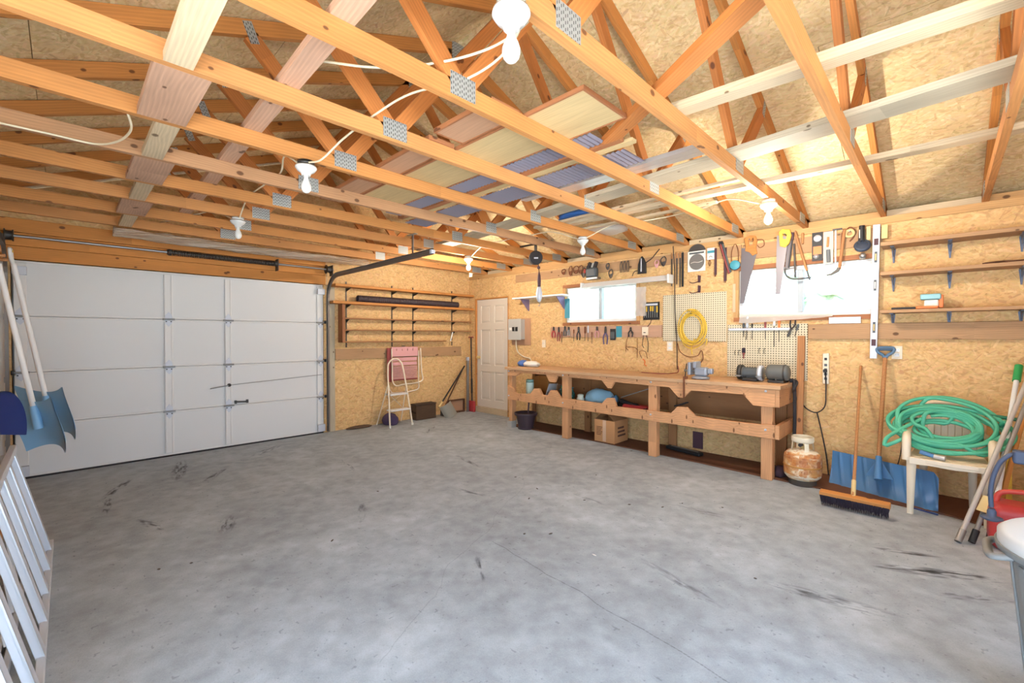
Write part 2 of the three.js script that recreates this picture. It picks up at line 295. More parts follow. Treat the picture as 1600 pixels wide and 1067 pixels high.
// ---------------------------------------------------------------- boards nailed between and laid across the bottom chords
{
  const bl = [[3, 2, 4.89, 5.06, 1], [4, 3, 4.945, 5.045, 0], [5, 4, 4.872, 5.07, 1], [6, 5, 4.89, 4.992, 0], [7, 6, 4.822, 5.022, 1], [8, 7, 4.86, 4.96, 0], [9, 8, 4.80, 5.0, 1], [10, 9, 4.845, 4.945, 0]];
  const lab = ['wide pinkish block cut off by the top edge of the photo', 'narrow pale block at the top between the two nearest chords', 'widest pinkish block, stained white along its left edge', 'narrow pale block just below the widest pinkish one', 'second pinkish block down, with a white paint smear', 'narrow pale block between the two smaller pinkish ones', 'third pinkish block down, white smear at its right corner', 'narrow pale block lowest in the row, by the plastic wrap'];
  bl.forEach(([a, b, z0, z1, w], i) => tag(box('blocking_board', [TX[a] + 0.02, TX[b] - 0.02], [CB, CB + 0.038], [z0, z1], w ? M.pink : M.pale), lab[i], 'board', 'blocks between the ceiling chords'));
  const xb = (name, x0, z0, x1, z1, w, h, m, label, y = CT + 0.001) => tag(bar(name, [x0, y + h / 2, z0], [x1, y + h / 2, z1], w, h, m), label, 'board');
  xb('plank', 1.1, 4.50, 5.5, 4.60, 0.094, 0.038, M.pink, 'pinkish plank lying across the chords behind the wide blocks at upper left');
  xb('long_plank', 1.0, 1.72, 7.2, 2.36, 0.19, 0.038, M.grey, 'longest pale grey plank crossing the whole ceiling over the chords');
  xb('plank', 5.3, 3.01, 7.2, 2.88, 0.092, 0.044, M.pale, 'upper brown edged plank across the chords at top right');
  xb('plank', 3.2, 1.50, 7.2, 1.40, 0.092, 0.038, M.pale, 'lower thin plank across the chords at right, above the lit bulb');
  xb('plank', 4.86, 2.94, 6.03, 3.68, 0.089, 0.038, M.web, 'diagonal red brown plank ending above the plywood sheet');
  xb('strip', 3.1, 1.64, 5.25, 1.69, 0.05, 0.02, M.pale, 'thin pale strip lying on the chords just behind the long grey plank');
  xb('strip', 3.3, 1.22, 4.9, 1.21, 0.045, 0.02, M.pale, 'short thin strip on the chords closest to the workbench wall');
  const framed = (name, x0, z0, x1, z1, w, th, m, label) => {   // a panel with brown edge strips
    const g = thing(name, label, 'board', [(x0 + x1) / 2, CT, (z0 + z1) / 2]), y = CT + 0.0015 + th / 2;
    bar('sheet', [x0 + 0.013, y, z0], [x1 - 0.013, y, z1], w - 0.024, th, m, g);
    for (const s of [-1, 1]) bar('edge_strip', [x0, y, z0 + s * (w / 2 - 0.006)], [x1, y, z1 + s * (w / 2 - 0.006)], 0.012, th + 0.006, M.brown, g);
    bar('edge_strip', [x0 + 0.006, y, z0 - w / 2 + 0.013], [x0 + 0.006, y, z0 + w / 2 - 0.013], 0.012, th + 0.006, M.brown, g); bar('edge_strip', [x1 - 0.006, y, z1 - w / 2 + 0.013], [x1 - 0.006, y, z1 + w / 2 - 0.013], 0.012, th + 0.006, M.brown, g);
  };
  framed('plywood_sheet', 2.62, 3.355, 5.12, 3.365, 0.40, 0.016, M.ply, 'light plywood sheet stored on the chords in mid ceiling');
  framed('panel', 3.42, 3.67, 4.14, 3.68, 0.19, 0.02, M.plyPink, 'left pinkish cabinet panel beside the plywood sheet');
  framed('panel', 4.22, 3.69, 4.72, 3.69, 0.22, 0.02, M.plyPink, 'right pinkish cabinet panel beside the plywood sheet');
  framed('panel', 2.5, 3.67, 3.2, 3.67, 0.2, 0.02, M.plyPink, 'pinkish panel farthest from the camera beside the plywood sheet');
  xb('wood_trim', 2.4, 2.92, 4.95, 2.93, 0.05, 0.03, M.brown, 'brown trim board next to the purple ribbed sheet');
  xb('wood_trim', 2.4, 2.86, 5.0, 2.865, 0.055, 0.02, M.ply, 'yellowish trim board between the two purple ribbed sheets');
  // ribbed sheets
  const ribbed = (x0, x1, z0, z1, m, label) => {
    const n = Math.round((x1 - x0) / 0.018), pts = []; for (let i = 0; i <= n; i++) pts.push([x0 + (x1 - x0) * i / n, (i % 2) * 0.008]);
    for (let i = n; i >= 0; i--) pts.push([x0 + (x1 - x0) * i / n, (i % 2) * 0.008 + 0.002]);
    const g = new THREE.ExtrudeGeometry(shapeOf(pts), { depth: z1 - z0, bevelEnabled: false }); g.translate(0, CT + 0.002, z0); tag(centred('ribbed_sheet', g, m), label, 'metal sheet');
  };
  ribbed(2.5, 4.86, 2.97, 3.14, M.purple, 'purple grey ribbed sheet directly beside the plywood');
  ribbed(2.3, 4.9, 2.53, 2.80, M.purple, 'wider purple grey ribbed sheet near the long grey plank');
  // aluminium flashing strips
  for (const [z, x0, x1, l] of [[2.47, 3.7, 5.25, 'upper aluminium flashing strip stored along the long grey plank'], [2.40, 3.9, 5.32, 'lower aluminium flashing strip tucked against the long grey plank']]) {
    const t = thing('flashing_strip', l, 'flashing', [(x0 + x1) / 2, CT, z]);
    box('web', [x0, x1], [CT + 0.001, CT + 0.004], [z - 0.035, z + 0.03], M.alu, t); box('lip', [x0, x1], [CT + 0.001, CT + 0.03], [z + 0.03, z + 0.033], M.alu, t); box('rib', [x0, x1], [CT + 0.004, CT + 0.012], [z - 0.006, z + 0.002], M.alu, t);
  }
  // blue tarpaulin and grey plastic sheet bundled on the chords above the small window
  lump('tarpaulin', [3.62, CT + 0.042, 1.46], [0.32, 0.06, 0.2], M.tarpBlue, 'blue tarpaulin bundled on the chords above the small window', 'tarpaulin');
  lump('plastic_sheet', [3.55, CT, 0.95], [0.3, 0.05, 0.22], M.film, 'grey plastic sheet bundled on the chords by the blue tarpaulin', 'plastic sheet', 3);
}
// ---------------------------------------------------------------- ceiling lamps and their cable
{
  const lamps = [[5.34, 4.285, 0, 'large unlit bulb in a white holder at the top of the photo'], [3.48, 4.25, 0, 'unlit bulb on a white holder under a dark junction box'], [1.67, 4.19, 0, 'small unlit bulb above the garage door'], [1.67, 1.41, 1, 'glowing bulb in the corner above the shelves'], [3.48, 1.265, 0, 'unlit bulb above the small window'], [5.34, 1.315, 1, 'glowing bulb above the big window and hand saws']];
  for (const [x, z, on, label] of lamps) {
    const t = thing('ceiling_lamp', label, 'lamp', [x, CB, z], 'bare bulb ceiling lamps');
    lathe('junction_box', [[0, 0], [0.05, 0], [0.05, -0.03], [0, -0.03]], [x, CB - 0.001, z], z > 4 && x < 4 && x > 3 ? M.darkSteel : M.porcelain, t, 20);
    lathe('holder', [[0, 0], [0.062, 0], [0.064, -0.012], [0.05, -0.032], [0.03, -0.045], [0.026, -0.06], [0.018, -0.06], [0, -0.05]], [x, CB - 0.031, z], M.porcelain, t, 28);
    const by = CB - 0.088;
    lathe('bulb', [[0.0135, 0.006], [0.0135, -0.018], [0.016, -0.03], [0.024, -0.047], [0.030, -0.066], [0.0305, -0.08], [0.027, -0.094], [0.018, -0.106], [0.008, -0.111], [0, -0.112]], [x, by, z], on ? lampGlow : M.bulbOff, t, 24);
    if (on) {
      const L = new THREE.PointLight(0xfff2e2, 8, 0, 2); L.name = 'bulb_light'; L.position.set(x, by - 0.075, z); L.castShadow = true; L.shadow.radius = 1.6; L.shadow.mapSize.set(1024, 1024); L.shadow.bias = -0.002; add(t, L);
    }
  }
  const cable = (pts, label, r = 0.006) => tag(tube('electrical_cable', pts, r, M.cable, scene, pts.length * 10, 6), label, 'cable');
  cable([[5.36, 2.50, 4.25], [5.2, 2.62, 4.05], [4.95, 2.66, 4.0], [4.75, 2.64, 4.1], [4.5, 2.63, 4.3], [4.3, 2.66, 4.5]], 'white cable looping from the big bulb over the chord to its left');
  cable([[5.33, 2.60, 4.15], [5.0, 2.62, 3.98], [4.74, 2.62, 3.97], [4.4, 2.63, 4.08], [4.13, 2.61, 4.12], [3.8, 2.56, 4.16], [3.62, 2.47, 4.22], [3.53, 2.475, 4.25]], 'white cable running from the big bulb to the boxed bulb');
  cable([[3.43, 2.475, 4.25], [3.2, 2.60, 4.28], [2.86, 2.60, 4.2], [2.5, 2.60, 4.2], [2.0, 2.59, 4.2], [1.72, 2.48, 4.19]], 'white cable going from the boxed bulb toward the garage door bulb');
  cable([[1.62, 2.475, 4.2], [1.3, 2.6, 4.3], [1.07, 2.6, 4.4], [0.7, 2.6, 4.5], [0.3, 2.62, 4.6]], 'white cable between the garage door bulb and the gable');
  cable([[3.46, 2.50, 5.10], [3.3, 2.484, 5.075], [3.02, 2.486, 5.12], [2.9, 2.488, 5.2], [2.90, 2.487, 5.36], [2.89, 2.488, 5.6], [2.88, 2.488, 5.95]], 'white cable stapled under the chords at far upper left');
  cable([[5.29, 2.475, 1.31], [5.0, 2.6, 1.2], [4.74, 2.6, 1.1], [4.4, 2.61, 1.0], [4.12, 2.6, 1.05], [3.8, 2.6, 1.15], [3.53, 2.48, 1.26]], 'white cable between the lit bulb by the saws and the unlit one');
  cable([[3.43, 2.475, 1.27], [3.1, 2.6, 1.35], [2.84, 2.6, 1.4], [2.3, 2.6, 1.42], [1.95, 2.58, 1.42], [1.72, 2.475, 1.41]], 'white cable between the corner bulb and the bulb over the small window');
}
// hand lamp laid over the webs, and a grey rod, deep in the roof
{
  const t = thing('clamp_lamp', 'small silver clamp lamp hanging between the webs in the middle of the roof', 'lamp', [3.9, 2.75, 3.2]);
  lathe('reflector', [[0.012, 0.05], [0.02, 0.03], [0.05, 0], [0.06, -0.03], [0.057, -0.03], [0.046, 0], [0.01, 0.04]], [3.95, 2.80, 3.15], M.alu, t, 24, [-0.3, 1, 0.3]); rod('stem', [3.93, 2.84, 3.17], [3.86, 3.0, 3.25], 0.012, M.alu, t); rod('black_grip', [3.75, 2.85, 3.3], [3.86, 3.0, 3.25], 0.014, M.black, t);
}
// ---------------------------------------------------------------- windows
function sliderWindow(n, x0, x1, y0, y1) {
  const w = new THREE.Group(); w.name = `window_${n}`; w.position.set((x0 + x1) / 2, y0, -0.06); add(scene, w); struct(w);
  const f = 0.042, zA = -0.1, zB = -0.03;
  box('frame_rail', [x0, x1], [y0, y0 + f], [zA, zB], M.vinyl, w, 0.004); box('frame_rail', [x0, x1], [y1 - f, y1], [zA, zB], M.vinyl, w, 0.004);
  box('frame_stile', [x0, x0 + f], [y0 + f, y1 - f], [zA, zB], M.vinyl, w, 0.004); box('frame_stile', [x1 - f, x1], [y0 + f, y1 - f], [zA, zB], M.vinyl, w, 0.004);
  const xm = (x0 + x1) / 2; box('mullion', [xm - 0.025, xm + 0.025], [y0 + f, y1 - f], [-0.095, -0.035], M.vinylGrey, w, 0.003);
  for (const [a, b, z] of [[x0 + f, xm - 0.025, -0.075], [xm + 0.025, x1 - f, -0.06]]) {
    const p = box('pane', [a, b], [y0 + f, y1 - f], [z - 0.002, z], M.glassPane, w);
    void p;
  }
  // wooden casing on the face of the wall
  const c = 0.045; box('casing', [x0 - c, x1 + c], [y1, y1 + c], [0.0, 0.016], M.brown, w); box('casing', [x0 - c, x1 + c], [y0 - c, y0], [0.0, 0.016], M.brown, w);
  box('casing', [x0 - c, x0], [y0, y1], [0.0, 0.016], M.plateWood, w); box('casing', [x1, x1 + c], [y0, y1], [0.0, 0.016], M.plateWood, w);
  return w;
}
sliderWindow(1, 2.268, 3.452, 1.592, 2.113); sliderWindow(2, 4.708, 5.882, 1.597, 2.123);

// ---------------------------------------------------------------- entrance door
{
  const d = new THREE.Group(); d.name = 'door_1'; d.position.set(0.6, 0, -0.05); add(scene, d); struct(d);
  const x0 = 0.192, x1 = 1.02, y0 = 0.105, y1 = 2.052, zf = -0.03;
  const c1 = [x0 + 0.11, x0 + 0.36], c2 = [x1 - 0.36, x1 - 0.11], rows = [[0.23, 0.74], [0.86, 1.50], [1.62, 1.93]], holes = [];
  for (const r of rows) for (const c of [c1, c2]) holes.push(rect(c[0], c[1], y0 + r[0] - 0.1, y0 + r[1] - 0.1));
  plate('slab', rect(x0, x1, y0, y1), zf - 0.04, 0.04, M.doorCream, d, holes, 0.003);
  box('core', [x0 + 0.01, x1 - 0.01], [y0 + 0.01, y1 - 0.01], [zf - 0.045, zf - 0.018], M.doorCream, d);
  for (const r of rows) for (const c of [c1, c2]) plate('raised_panel', rect(c[0] + 0.03, c[1] - 0.03, y0 + r[0] - 0.07, y0 + r[1] - 0.13), zf - 0.02, 0.014, M.doorCream, d, undefined, 0.006);
  const k = lathe('knob', [[0, 0], [0.03, 0.001], [0.03, 0.006], [0.012, 0.01], [0.012, 0.03], [0.026, 0.038], [0.03, 0.05], [0.024, 0.06], [0, 0.064]], [x0 + 0.065, 1.0, zf], M.gold, d, 22, [0, 0, 1]); k.userData.label = 'brass coloured door knob';
  box('jamb', [0.165, 0.19], [0, 2.075], [-0.11, 0.0], M.shelfOrange, d); box('jamb', [1.022, 1.045], [0, 2.075], [-0.11, 0.0], M.shelfOrange, d); box('head_jamb', [0.19, 1.022], [2.054, 2.075], [-0.11, 0.0], M.shelfOrange, d);
  box('threshold', [0.19, 1.022], [0, 0.1], [-0.11, 0.012], M.pale, d, 0.006);
}
// ---------------------------------------------------------------- overhead garage door
{
  const d = new THREE.Group(); d.name = 'door_2'; d.position.set(0, 0, 4.2); add(scene, d); struct(d);
  const Z0 = 2.73, Z1 = 5.672, ys = [0.015, 0.524, 1.036, 1.582, 2.122];
  const stiles = [[Z0, Z0 + 0.085], [3.866, 3.941], [4.452, 4.534], [Z1 - 0.085, Z1]];
  for (let i = 0; i < 4; i++) {
    const s = box('door_section', [-0.03, 0.0], [ys[i] + 0.001, ys[i + 1] - 0.001], [Z0, Z1], M.whiteDoor, d, 0.004);
    for (const [a, b] of stiles) box('stile', [0.0, 0.016], [ys[i] + 0.03, ys[i + 1] - 0.03], [a, b], M.white, s, 0.003);
    for (const [a, b] of stiles.slice(1, 3)) { box('stile_rib', [0.016, 0.022], [ys[i] + 0.03, ys[i + 1] - 0.03], [a + 0.006, a + 0.018], M.white, s, 0.002); box('stile_rib', [0.016, 0.022], [ys[i] + 0.03, ys[i + 1] - 0.03], [b - 0.018, b - 0.006], M.white, s, 0.002); }
    box('rail_lip', [0.0, 0.007], [ys[i] + 0.003, ys[i] + 0.022], [Z0 + 0.002, Z1 - 0.002], M.white, s, 0.003); box('rail_lip', [0.0, 0.007], [ys[i + 1] - 0.022, ys[i + 1] - 0.003], [Z0 + 0.002, Z1 - 0.002], M.white, s, 0.003);
  }
  box('outer_skin', [-0.14, -0.122], [0.0, 2.18], [2.66, 5.75], M.whiteDoor, d);
  box('bottom_seal', [-0.03, 0.01], [0.0, 0.016], [Z0, Z1], M.blackSoft, d);
  for (let i = 1; i < 4; i++) for (const [a, b] of stiles) {
    const z = (a + b) / 2, h = new THREE.Group(); h.name = 'hinge'; h.position.set(0.02, ys[i], z); add(d, h);
    plateX('leaf', [[z - 0.035, ys[i] + 0.008], [z + 0.035, ys[i] + 0.008], [z + 0.028, ys[i] + 0.05], [z, ys[i] + 0.085], [z - 0.028, ys[i] + 0.05]], 0.022, 0.004, M.aluDull, h); plateX('leaf', [[z - 0.035, ys[i] - 0.008], [z - 0.028, ys[i] - 0.05], [z, ys[i] - 0.085], [z + 0.028, ys[i] - 0.05], [z + 0.035, ys[i] - 0.008]], 0.022, 0.004, M.aluDull, h);
    rod('pin', [0.03, ys[i], z - 0.055], [0.03, ys[i], z + 0.055], 0.011, M.steel, h); for (const q of [-0.022, 0.022]) box('bolt', [0.026, 0.034], [ys[i] - 0.032, ys[i] - 0.02], [z + q - 0.006, z + q + 0.006], M.darkSteel, h);
  }
  const hd = rod('pull_handle', [0.035, 0.555, 3.70], [0.035, 0.565, 3.83], 0.01, M.darkSteel, d); hd.userData.label = 'dark pull handle'; box('handle_foot', [0.0, 0.035], [0.54, 0.58], [3.69, 3.71], M.darkSteel, d); box('handle_foot', [0.0, 0.035], [0.54, 0.58], [3.82, 3.84], M.darkSteel, d);
  lathe('lock_knob', [[0, 0], [0.02, 0], [0.02, 0.02], [0, 0.025]], [0.018, 0.78, 3.9], M.darkSteel, d, 16, [1, 0, 0]); rod('lock_bar', [0.03, 0.78, 3.9], [0.03, 0.84, 2.76], 0.004, M.steel, d, 0.004, 8); rod('lock_bar', [0.035, 0.78, 3.9], [0.035, 0.75, 4.1], 0.006, M.steel, d, 0.006, 8);
  for (const z of [Z0 + 0.04, Z1 - 0.04]) { box('top_roller_bracket', [0.016, 0.06], [1.98, 2.06], [z - 0.05, z + 0.05], M.aluDull, d, 0.004); box('bottom_bracket', [0.016, 0.05], [0.03, 0.13], [z - 0.05, z + 0.05], M.aluDull, d, 0.004); }
  for (let k = 0; k < 3; k++) for (const z of [Z0 - 0.012, Z1 + 0.012]) lathe('roller', [[0, -0.008], [0.022, -0.008], [0.022, 0.008], [0, 0.008]], [0.055, [0.53, 1.04, 1.59][k], z], M.darkSteel, d, 14, [0, 0, 1]);
  // jamb boards beside and above the door
  box('side_jamb', [0.0, 0.012], [0, 2.13], [2.56, 2.66], M.grey, d); box('side_jamb', [0.0, 0.012], [0, 2.13], [5.72, 5.86], M.white, d);
}
// header planks over the garage door
{
  const h = new THREE.Group(); h.name = 'trim_9'; h.position.set(0.02, 2.13, 4.2); add(scene, h); struct(h);
  const ys = [2.125, 2.255, 2.385, 2.52];
  for (let i = 0; i < 3; i++) box('header_plank', [0.001, 0.034 - (i % 2) * 0.004], [ys[i] + 0.002, ys[i + 1] - 0.002], [2.70, 5.95], M.header, h, 0.003);
}
// tracks, spring and shaft
for (const [z, label] of [[2.685, 'dark curved door track on the right of the garage door'], [5.715, 'door track at the left edge behind the white shovel handles']]) {
  const t = thing('door_track', label, 'door track', [0.09, 0, z]);
  const path = [[0.07, 0.02], [0.07, 1.0], [0.07, 1.92]]; for (let k = 0; k <= 8; k++) { const a = k / 8 * Math.PI / 2; path.push([0.07 + 0.32 * (1 - Math.cos(a)), 1.93 + 0.31 * Math.sin(a)]); } path.push([1.2, 2.245], [2.63, 2.256]);
  const prof = [[-0.012, -0.03], [0.012, -0.03], [0.012, -0.026], [-0.008, -0.026], [-0.008, 0.026], [0.012, 0.026], [0.012, 0.03], [-0.012, 0.03]];
  const seg = path.map((p, i) => { const a = path[Math.max(0, i - 1)], b = path[Math.min(path.length - 1, i + 1)]; const d = [b[0] - a[0], b[1] - a[1]], l = Math.hypot(...d); return [p, [-d[1] / l, d[0] / l]]; });
  const pos = [], idx = [], n = prof.length;
  for (const [p, nn] of seg) for (const [a, b] of prof) pos.push(p[0] + nn[0] * b, p[1] + nn[1] * b, z + a * (z < 4 ? 1 : -1));
  for (let i = 0; i + 1 < seg.length; i++) for (let j = 0; j < n; j++) { const a = i * n + j, b = i * n + (j + 1) % n; idx.push(a, b, a + n, b, b + n, a + n); }
  const g = new THREE.BufferGeometry(); g.setAttribute('position', new THREE.Float32BufferAttribute(pos, 3)); g.setIndex(idx); const g2 = g.toNonIndexed(); g2.computeVertexNormals();
  centred('channel', g2, M.track, t);
  for (const y of [0.35, 0.95, 1.55]) box('track_bracket', [0.0, 0.075], [y, y + 0.05], [z + (z < 4 ? -0.02 : 0.013), z + (z < 4 ? -0.013 : 0.02)], M.steel, t);
  if (z < 4) { box('hanger', [2.22, 2.25], [2.24, 2.50], [z - 0.022, z - 0.016], M.steel, t); box('hanger_foot', [2.16, 2.32], [2.49, 2.494], [z - 0.03, z + 0.01], M.steel, t); box('end_stop', [2.60, 2.63], [2.235, 2.275], [z - 0.03, z + 0.015], M.aluDull, t); }
}
{
  const t = thing('torsion_spring', 'dark torsion spring and shaft mounted above the garage door', 'door spring', [0.12, 2.335, 4.2]);
  rod('shaft', [0.12, 2.335, 2.62], [0.12, 2.335, 5.85], 0.0125, M.steel, t);
  const pts = []; const turns = 62; for (let i = 0; i <= turns * 8; i++) { const a = i / 8 * Math.PI * 2; pts.push([0.12 + Math.cos(a) * 0.028, 2.335 + Math.sin(a) * 0.028, 3.40 + 1.08 * i / (turns * 8)]); }
  tube('coil', pts, 0.0062, M.darkSteel, t, turns * 8, 5);
  for (const z of [3.385, 4.495]) lathe('winding_cone', [[0.013, -0.02], [0.036, -0.02], [0.036, 0.005], [0.026, 0.02], [0.013, 0.02]], [0.12, 2.335, z], M.darkSteel, t, 18, [0, 0, 1]);
  for (const z of [2.70, 5.69]) lathe('cable_drum', [[0.013, -0.03], [0.055, -0.03], [0.055, -0.024], [0.045, -0.02], [0.045, 0.02], [0.062, 0.026], [0.062, 0.03], [0.013, 0.03]], [0.12, 2.335, z], M.darkSteel, t, 24, [0, 0, 1]);
  for (const z of [2.64, 3.36, 5.76]) plateX('bearing_bracket', rect(z - 0.004, z + 0.004, 2.25, 2.40), 0.034, 0.11, M.darkSteel, t);
  rod('lift_cable', [0.065, 0.1, 2.70], [0.068, 2.33, 2.70], 0.002, M.steel, t, 0.002, 6);
}
// clear plastic wrap bundled along the ceiling above the garage door
{
  const wrapFilm = new THREE.MeshPhysicalMaterial({ color: 0xe2d2bc, roughness: 0.22, transmission: 0.6, thickness: 0, side: THREE.DoubleSide });
  const g = new THREE.CylinderGeometry(1.1, 1.1, 2.75, 64, 160, true); g.rotateX(Math.PI / 2); const p = g.attributes.position;
  for (let i = 0; i < p.count; i++) { const x = p.getX(i), y = p.getY(i), z = p.getZ(i), a = Math.atan2(y, x); const f = 0.7 + 0.5 * fbm(Math.cos(a) * 2.6 + 5 + z * 1.4, Math.sin(a) * 2.6 + z * 3.3 + 9, 4) + 0.10 * Math.sin(z * 13 + a * 6) - 0.22 * Math.abs(Math.sin(z * 8 + a * 2.5 + 2.5 * fbm(z * 2, a, 2))); p.setXYZ(i, x * f * 0.13, y * f * 0.045 - 0.012 * Math.sin((z + 1.375) / 2.75 * 3.14), z); }
  g.computeVertexNormals(); const o = new THREE.Mesh(g, wrapFilm); o.name = 'plastic_wrap'; o.position.set(0.33, 2.452, 3.6); add(scene, o); tag(o, 'crumpled clear plastic sheeting bundled under the chords over the garage door', 'plastic sheet');
}
// ---------------------------------------------------------------- left wall: shelves and what is on them
{
  const sh = (y, z0, z1, dep, th, m, label) => tag(box('wall_shelf', [0.001, dep], [y - th, y], [z0, z1], m, scene, 0.003), label, 'shelf', 'shelves on the left wall');
  sh(2.14, 0.05, 2.63, 0.2, 0.036, M.shelfOrange, 'topmost orange shelf on the left wall, nothing on it');
  sh(1.895, 0.05, 2.66, 0.2, 0.036, M.shelfOrange, 'orange shelf carrying the black drain pipe');
  sh(1.66, 0.05, 2.46, 0.12, 0.018, M.shelfBrown, 'third shelf down on the left wall, thin and narrow');
  sh(1.488, 0.05, 2.46, 0.12, 0.018, M.shelfBrown, 'fourth shelf down on the left wall, thin and narrow');
  sh(1.312, 0.62, 2.46, 0.12, 0.018, M.shelfBrown, 'lowest thin shelf on the left wall, just over the ledger');
  tag(box('shelf_end_board', [0.001, 0.15], [1.295, 1.858], [2.47, 2.508], M.brown, scene, 0.003), 'upright brown board closing the left end of the shelves', 'board');
  for (const [z, l] of [[2.385, 'dark slotted shelf upright nearest the garage door'], [1.625, 'dark slotted shelf upright above the hanging folding chair'], [1.232, 'dark slotted shelf upright right of the folding chair'], [0.415, 'dark slotted shelf upright nearest the corner']]) {
    const t = thing('shelf_upright', l, 'shelf upright', [0.006, 1.2, z], 'shelf uprights');
    const zs = z; for (const [a, b] of [[2.142, 2.2], [1.897, 2.102], [1.662, 1.857], [1.49, 1.64], [1.314, 1.468], [1.22, 1.292]]) { if (b < 1.3 || true) box('rail', [0.001, 0.011], [a, b], [zs - 0.008, zs + 0.008], M.darkSteel, t); }
    for (const [y, d] of [[2.10, 0.16], [1.855, 0.16], [1.639, 0.1], [1.467, 0.1]]) plate('bracket', [[0.012, y], [d, y], [d, y - 0.008], [0.012, y - 0.05]], zs - 0.003, 0.006, M.darkSteel, t);
  }
  // small white angle bracket at the lowest shelf
  tag(bar('angle_bracket', [0.10, 1.30, 0.52], [0.10, 1.46, 0.47], 0.012, 0.02, M.paper), 'small white strip hanging at the right end of the low shelves', 'bracket');
  tag(box('ledger_board', [0.0005, 0.032], [1.045, 1.20], [0.22, 2.56], M.ledger, scene, 0.003), 'pale ledger board screwed across the left wall below the shelves', 'board');
  // corrugated drain pipe
  const prof = []; const L = 1.9, n = 62; for (let i = 0; i < n; i++) { const y = i * L / n; prof.push([0.046, y], [0.052, y + L / n * 0.25], [0.052, y + L / n * 0.6], [0.046, y + L / n * 0.8]); } prof.push([0.046, L], [0.041, L], [0.041, 0], [0.046, 0]);
  tag(lathe('drain_pipe', prof, [0.11, 1.949, 0.36], std(0x3a2d30, 0.6), scene, 18, [0, 0, 1]), 'black corrugated drain pipe lying on the second shelf', 'pipe');
  // white door latch bar by the lower right
}
// folding chair hung on the wall
{
  const t = thing('folding_chair', 'folded lawn chair with pink slats hanging on the left wall', 'chair', [0.08, 0.5, 1.44]);
  const m = M.pinkChair, z0 = 1.20, z1 = 1.69;
  plateX('headrest', rect(z0, z1, 1.06, 1.215), 0.09, 0.016, m, t, [0.1, 0.2, 0.3, 0.4].map((q) => rect(z0 + q - 0.008, z0 + q + 0.008, 1.15, 1.19)), 0.003);
  plateX('back_bar', rect(z0 + 0.02, z1 - 0.02, 0.985, 1.045), 0.092, 0.014, m, t, undefined, 0.003); plateX('back_bar', rect(z0 + 0.02, z1 - 0.02, 0.915, 0.972), 0.092, 0.014, m, t, undefined, 0.003);
  for (let i = 0; i < 9; i++) box('slat', [0.092, 0.104], [0.70 + i * 0.0232, 0.7145 + i * 0.0232], [z0 + 0.015, z1 - 0.015], m, t, 0.003);
  box('side_strap', [0.075, 0.09], [0.66, 1.2], [z1 - 0.01, z1 + 0.07], M.redDark, t, 0.004); box('lower_bar', [0.09, 0.106], [0.675, 0.695], [z0 + 0.01, z1 - 0.01], M.redDark, t);
  tube('tube_frame', [[0.115, 1.19, z1 + 0.005], [0.12, 0.9, z1], [0.125, 0.66, z1 - 0.01], [0.13, 0.60, z1 - 0.06], [0.13, 0.61, 1.5], [0.13, 0.625, 1.2], [0.13, 0.66, 1.125], [0.125, 0.8, 1.14], [0.12, 1.19, 1.16]], 0.011, M.cream, t, 70, 8);
  tube('tube_frame', [[0.07, 1.15, z1 + 0.05], [0.07, 0.7, z1 + 0.05], [0.09, 0.5, z1], [0.1, 0.475, 1.6], [0.1, 0.485, 1.3], [0.1, 0.52, 1.19], [0.09, 0.65, 1.18], [0.08, 1.15, 1.17]], 0.011, M.cream, t, 70, 8);
  rod('hook', [0.0, 1.225, 1.44], [0.1, 1.225, 1.44], 0.006, M.steel, t);
}
// step ladder
{
  const t = thing('step_ladder', 'white tubular two-step folding ladder standing against the left wall', 'step ladder', [0.25, 0, 1.72]);
  tube('front_frame', [[0.44, 0.012, 1.915], [0.36, 0.40, 1.885], [0.26, 0.86, 1.845], [0.235, 0.96, 1.82], [0.22, 1.02, 1.76], [0.217, 1.035, 1.70], [0.22, 1.02, 1.64], [0.235, 0.96, 1.59], [0.26, 0.86, 1.575], [0.36, 0.40, 1.545], [0.44, 0.012, 1.525]], 0.0125, M.cream, t, 110, 10);
  for (const [z, zz] of [[1.92, 1.88], [1.49, 1.55]]) rod('rear_leg', [0.045, 0.0, z], [0.31, 0.62, zz], 0.009, M.cream, t);
  box('step', [0.2, 0.385], [0.48, 0.505], [1.56, 1.87], M.white, t, 0.008); box('step', [0.3, 0.44], [0.245, 0.268], [1.55, 1.895], M.white, t, 0.008);
  bar('brace', [0.15, 0.25, 1.9], [0.3, 0.49, 1.6], 0.012, 0.003, M.cream, t); bar('brace', [0.15, 0.25, 1.53], [0.3, 0.49, 1.84], 0.012, 0.003, M.cream, t);
  for (const z of [1.915, 1.525]) lathe('foot', [[0, 0], [0.017, 0], [0.017, 0.03], [0.013, 0.034]], [0.44, 0.0, z], M.paper, t, 14);
}
lump('rag_bundle', [0.14, 0.0, 1.73], [0.14, 0.11, 0.12], std(0x54425e, 0.9), 'dark purple bundle on the floor behind the step ladder', 'bundle', 4);
lump('leaf_litter', [0.07, 0.0, 2.22], [0.06, 0.025, 0.2], M.soil, 'small heap of leaves along the foot of the left wall', 'debris', 11);
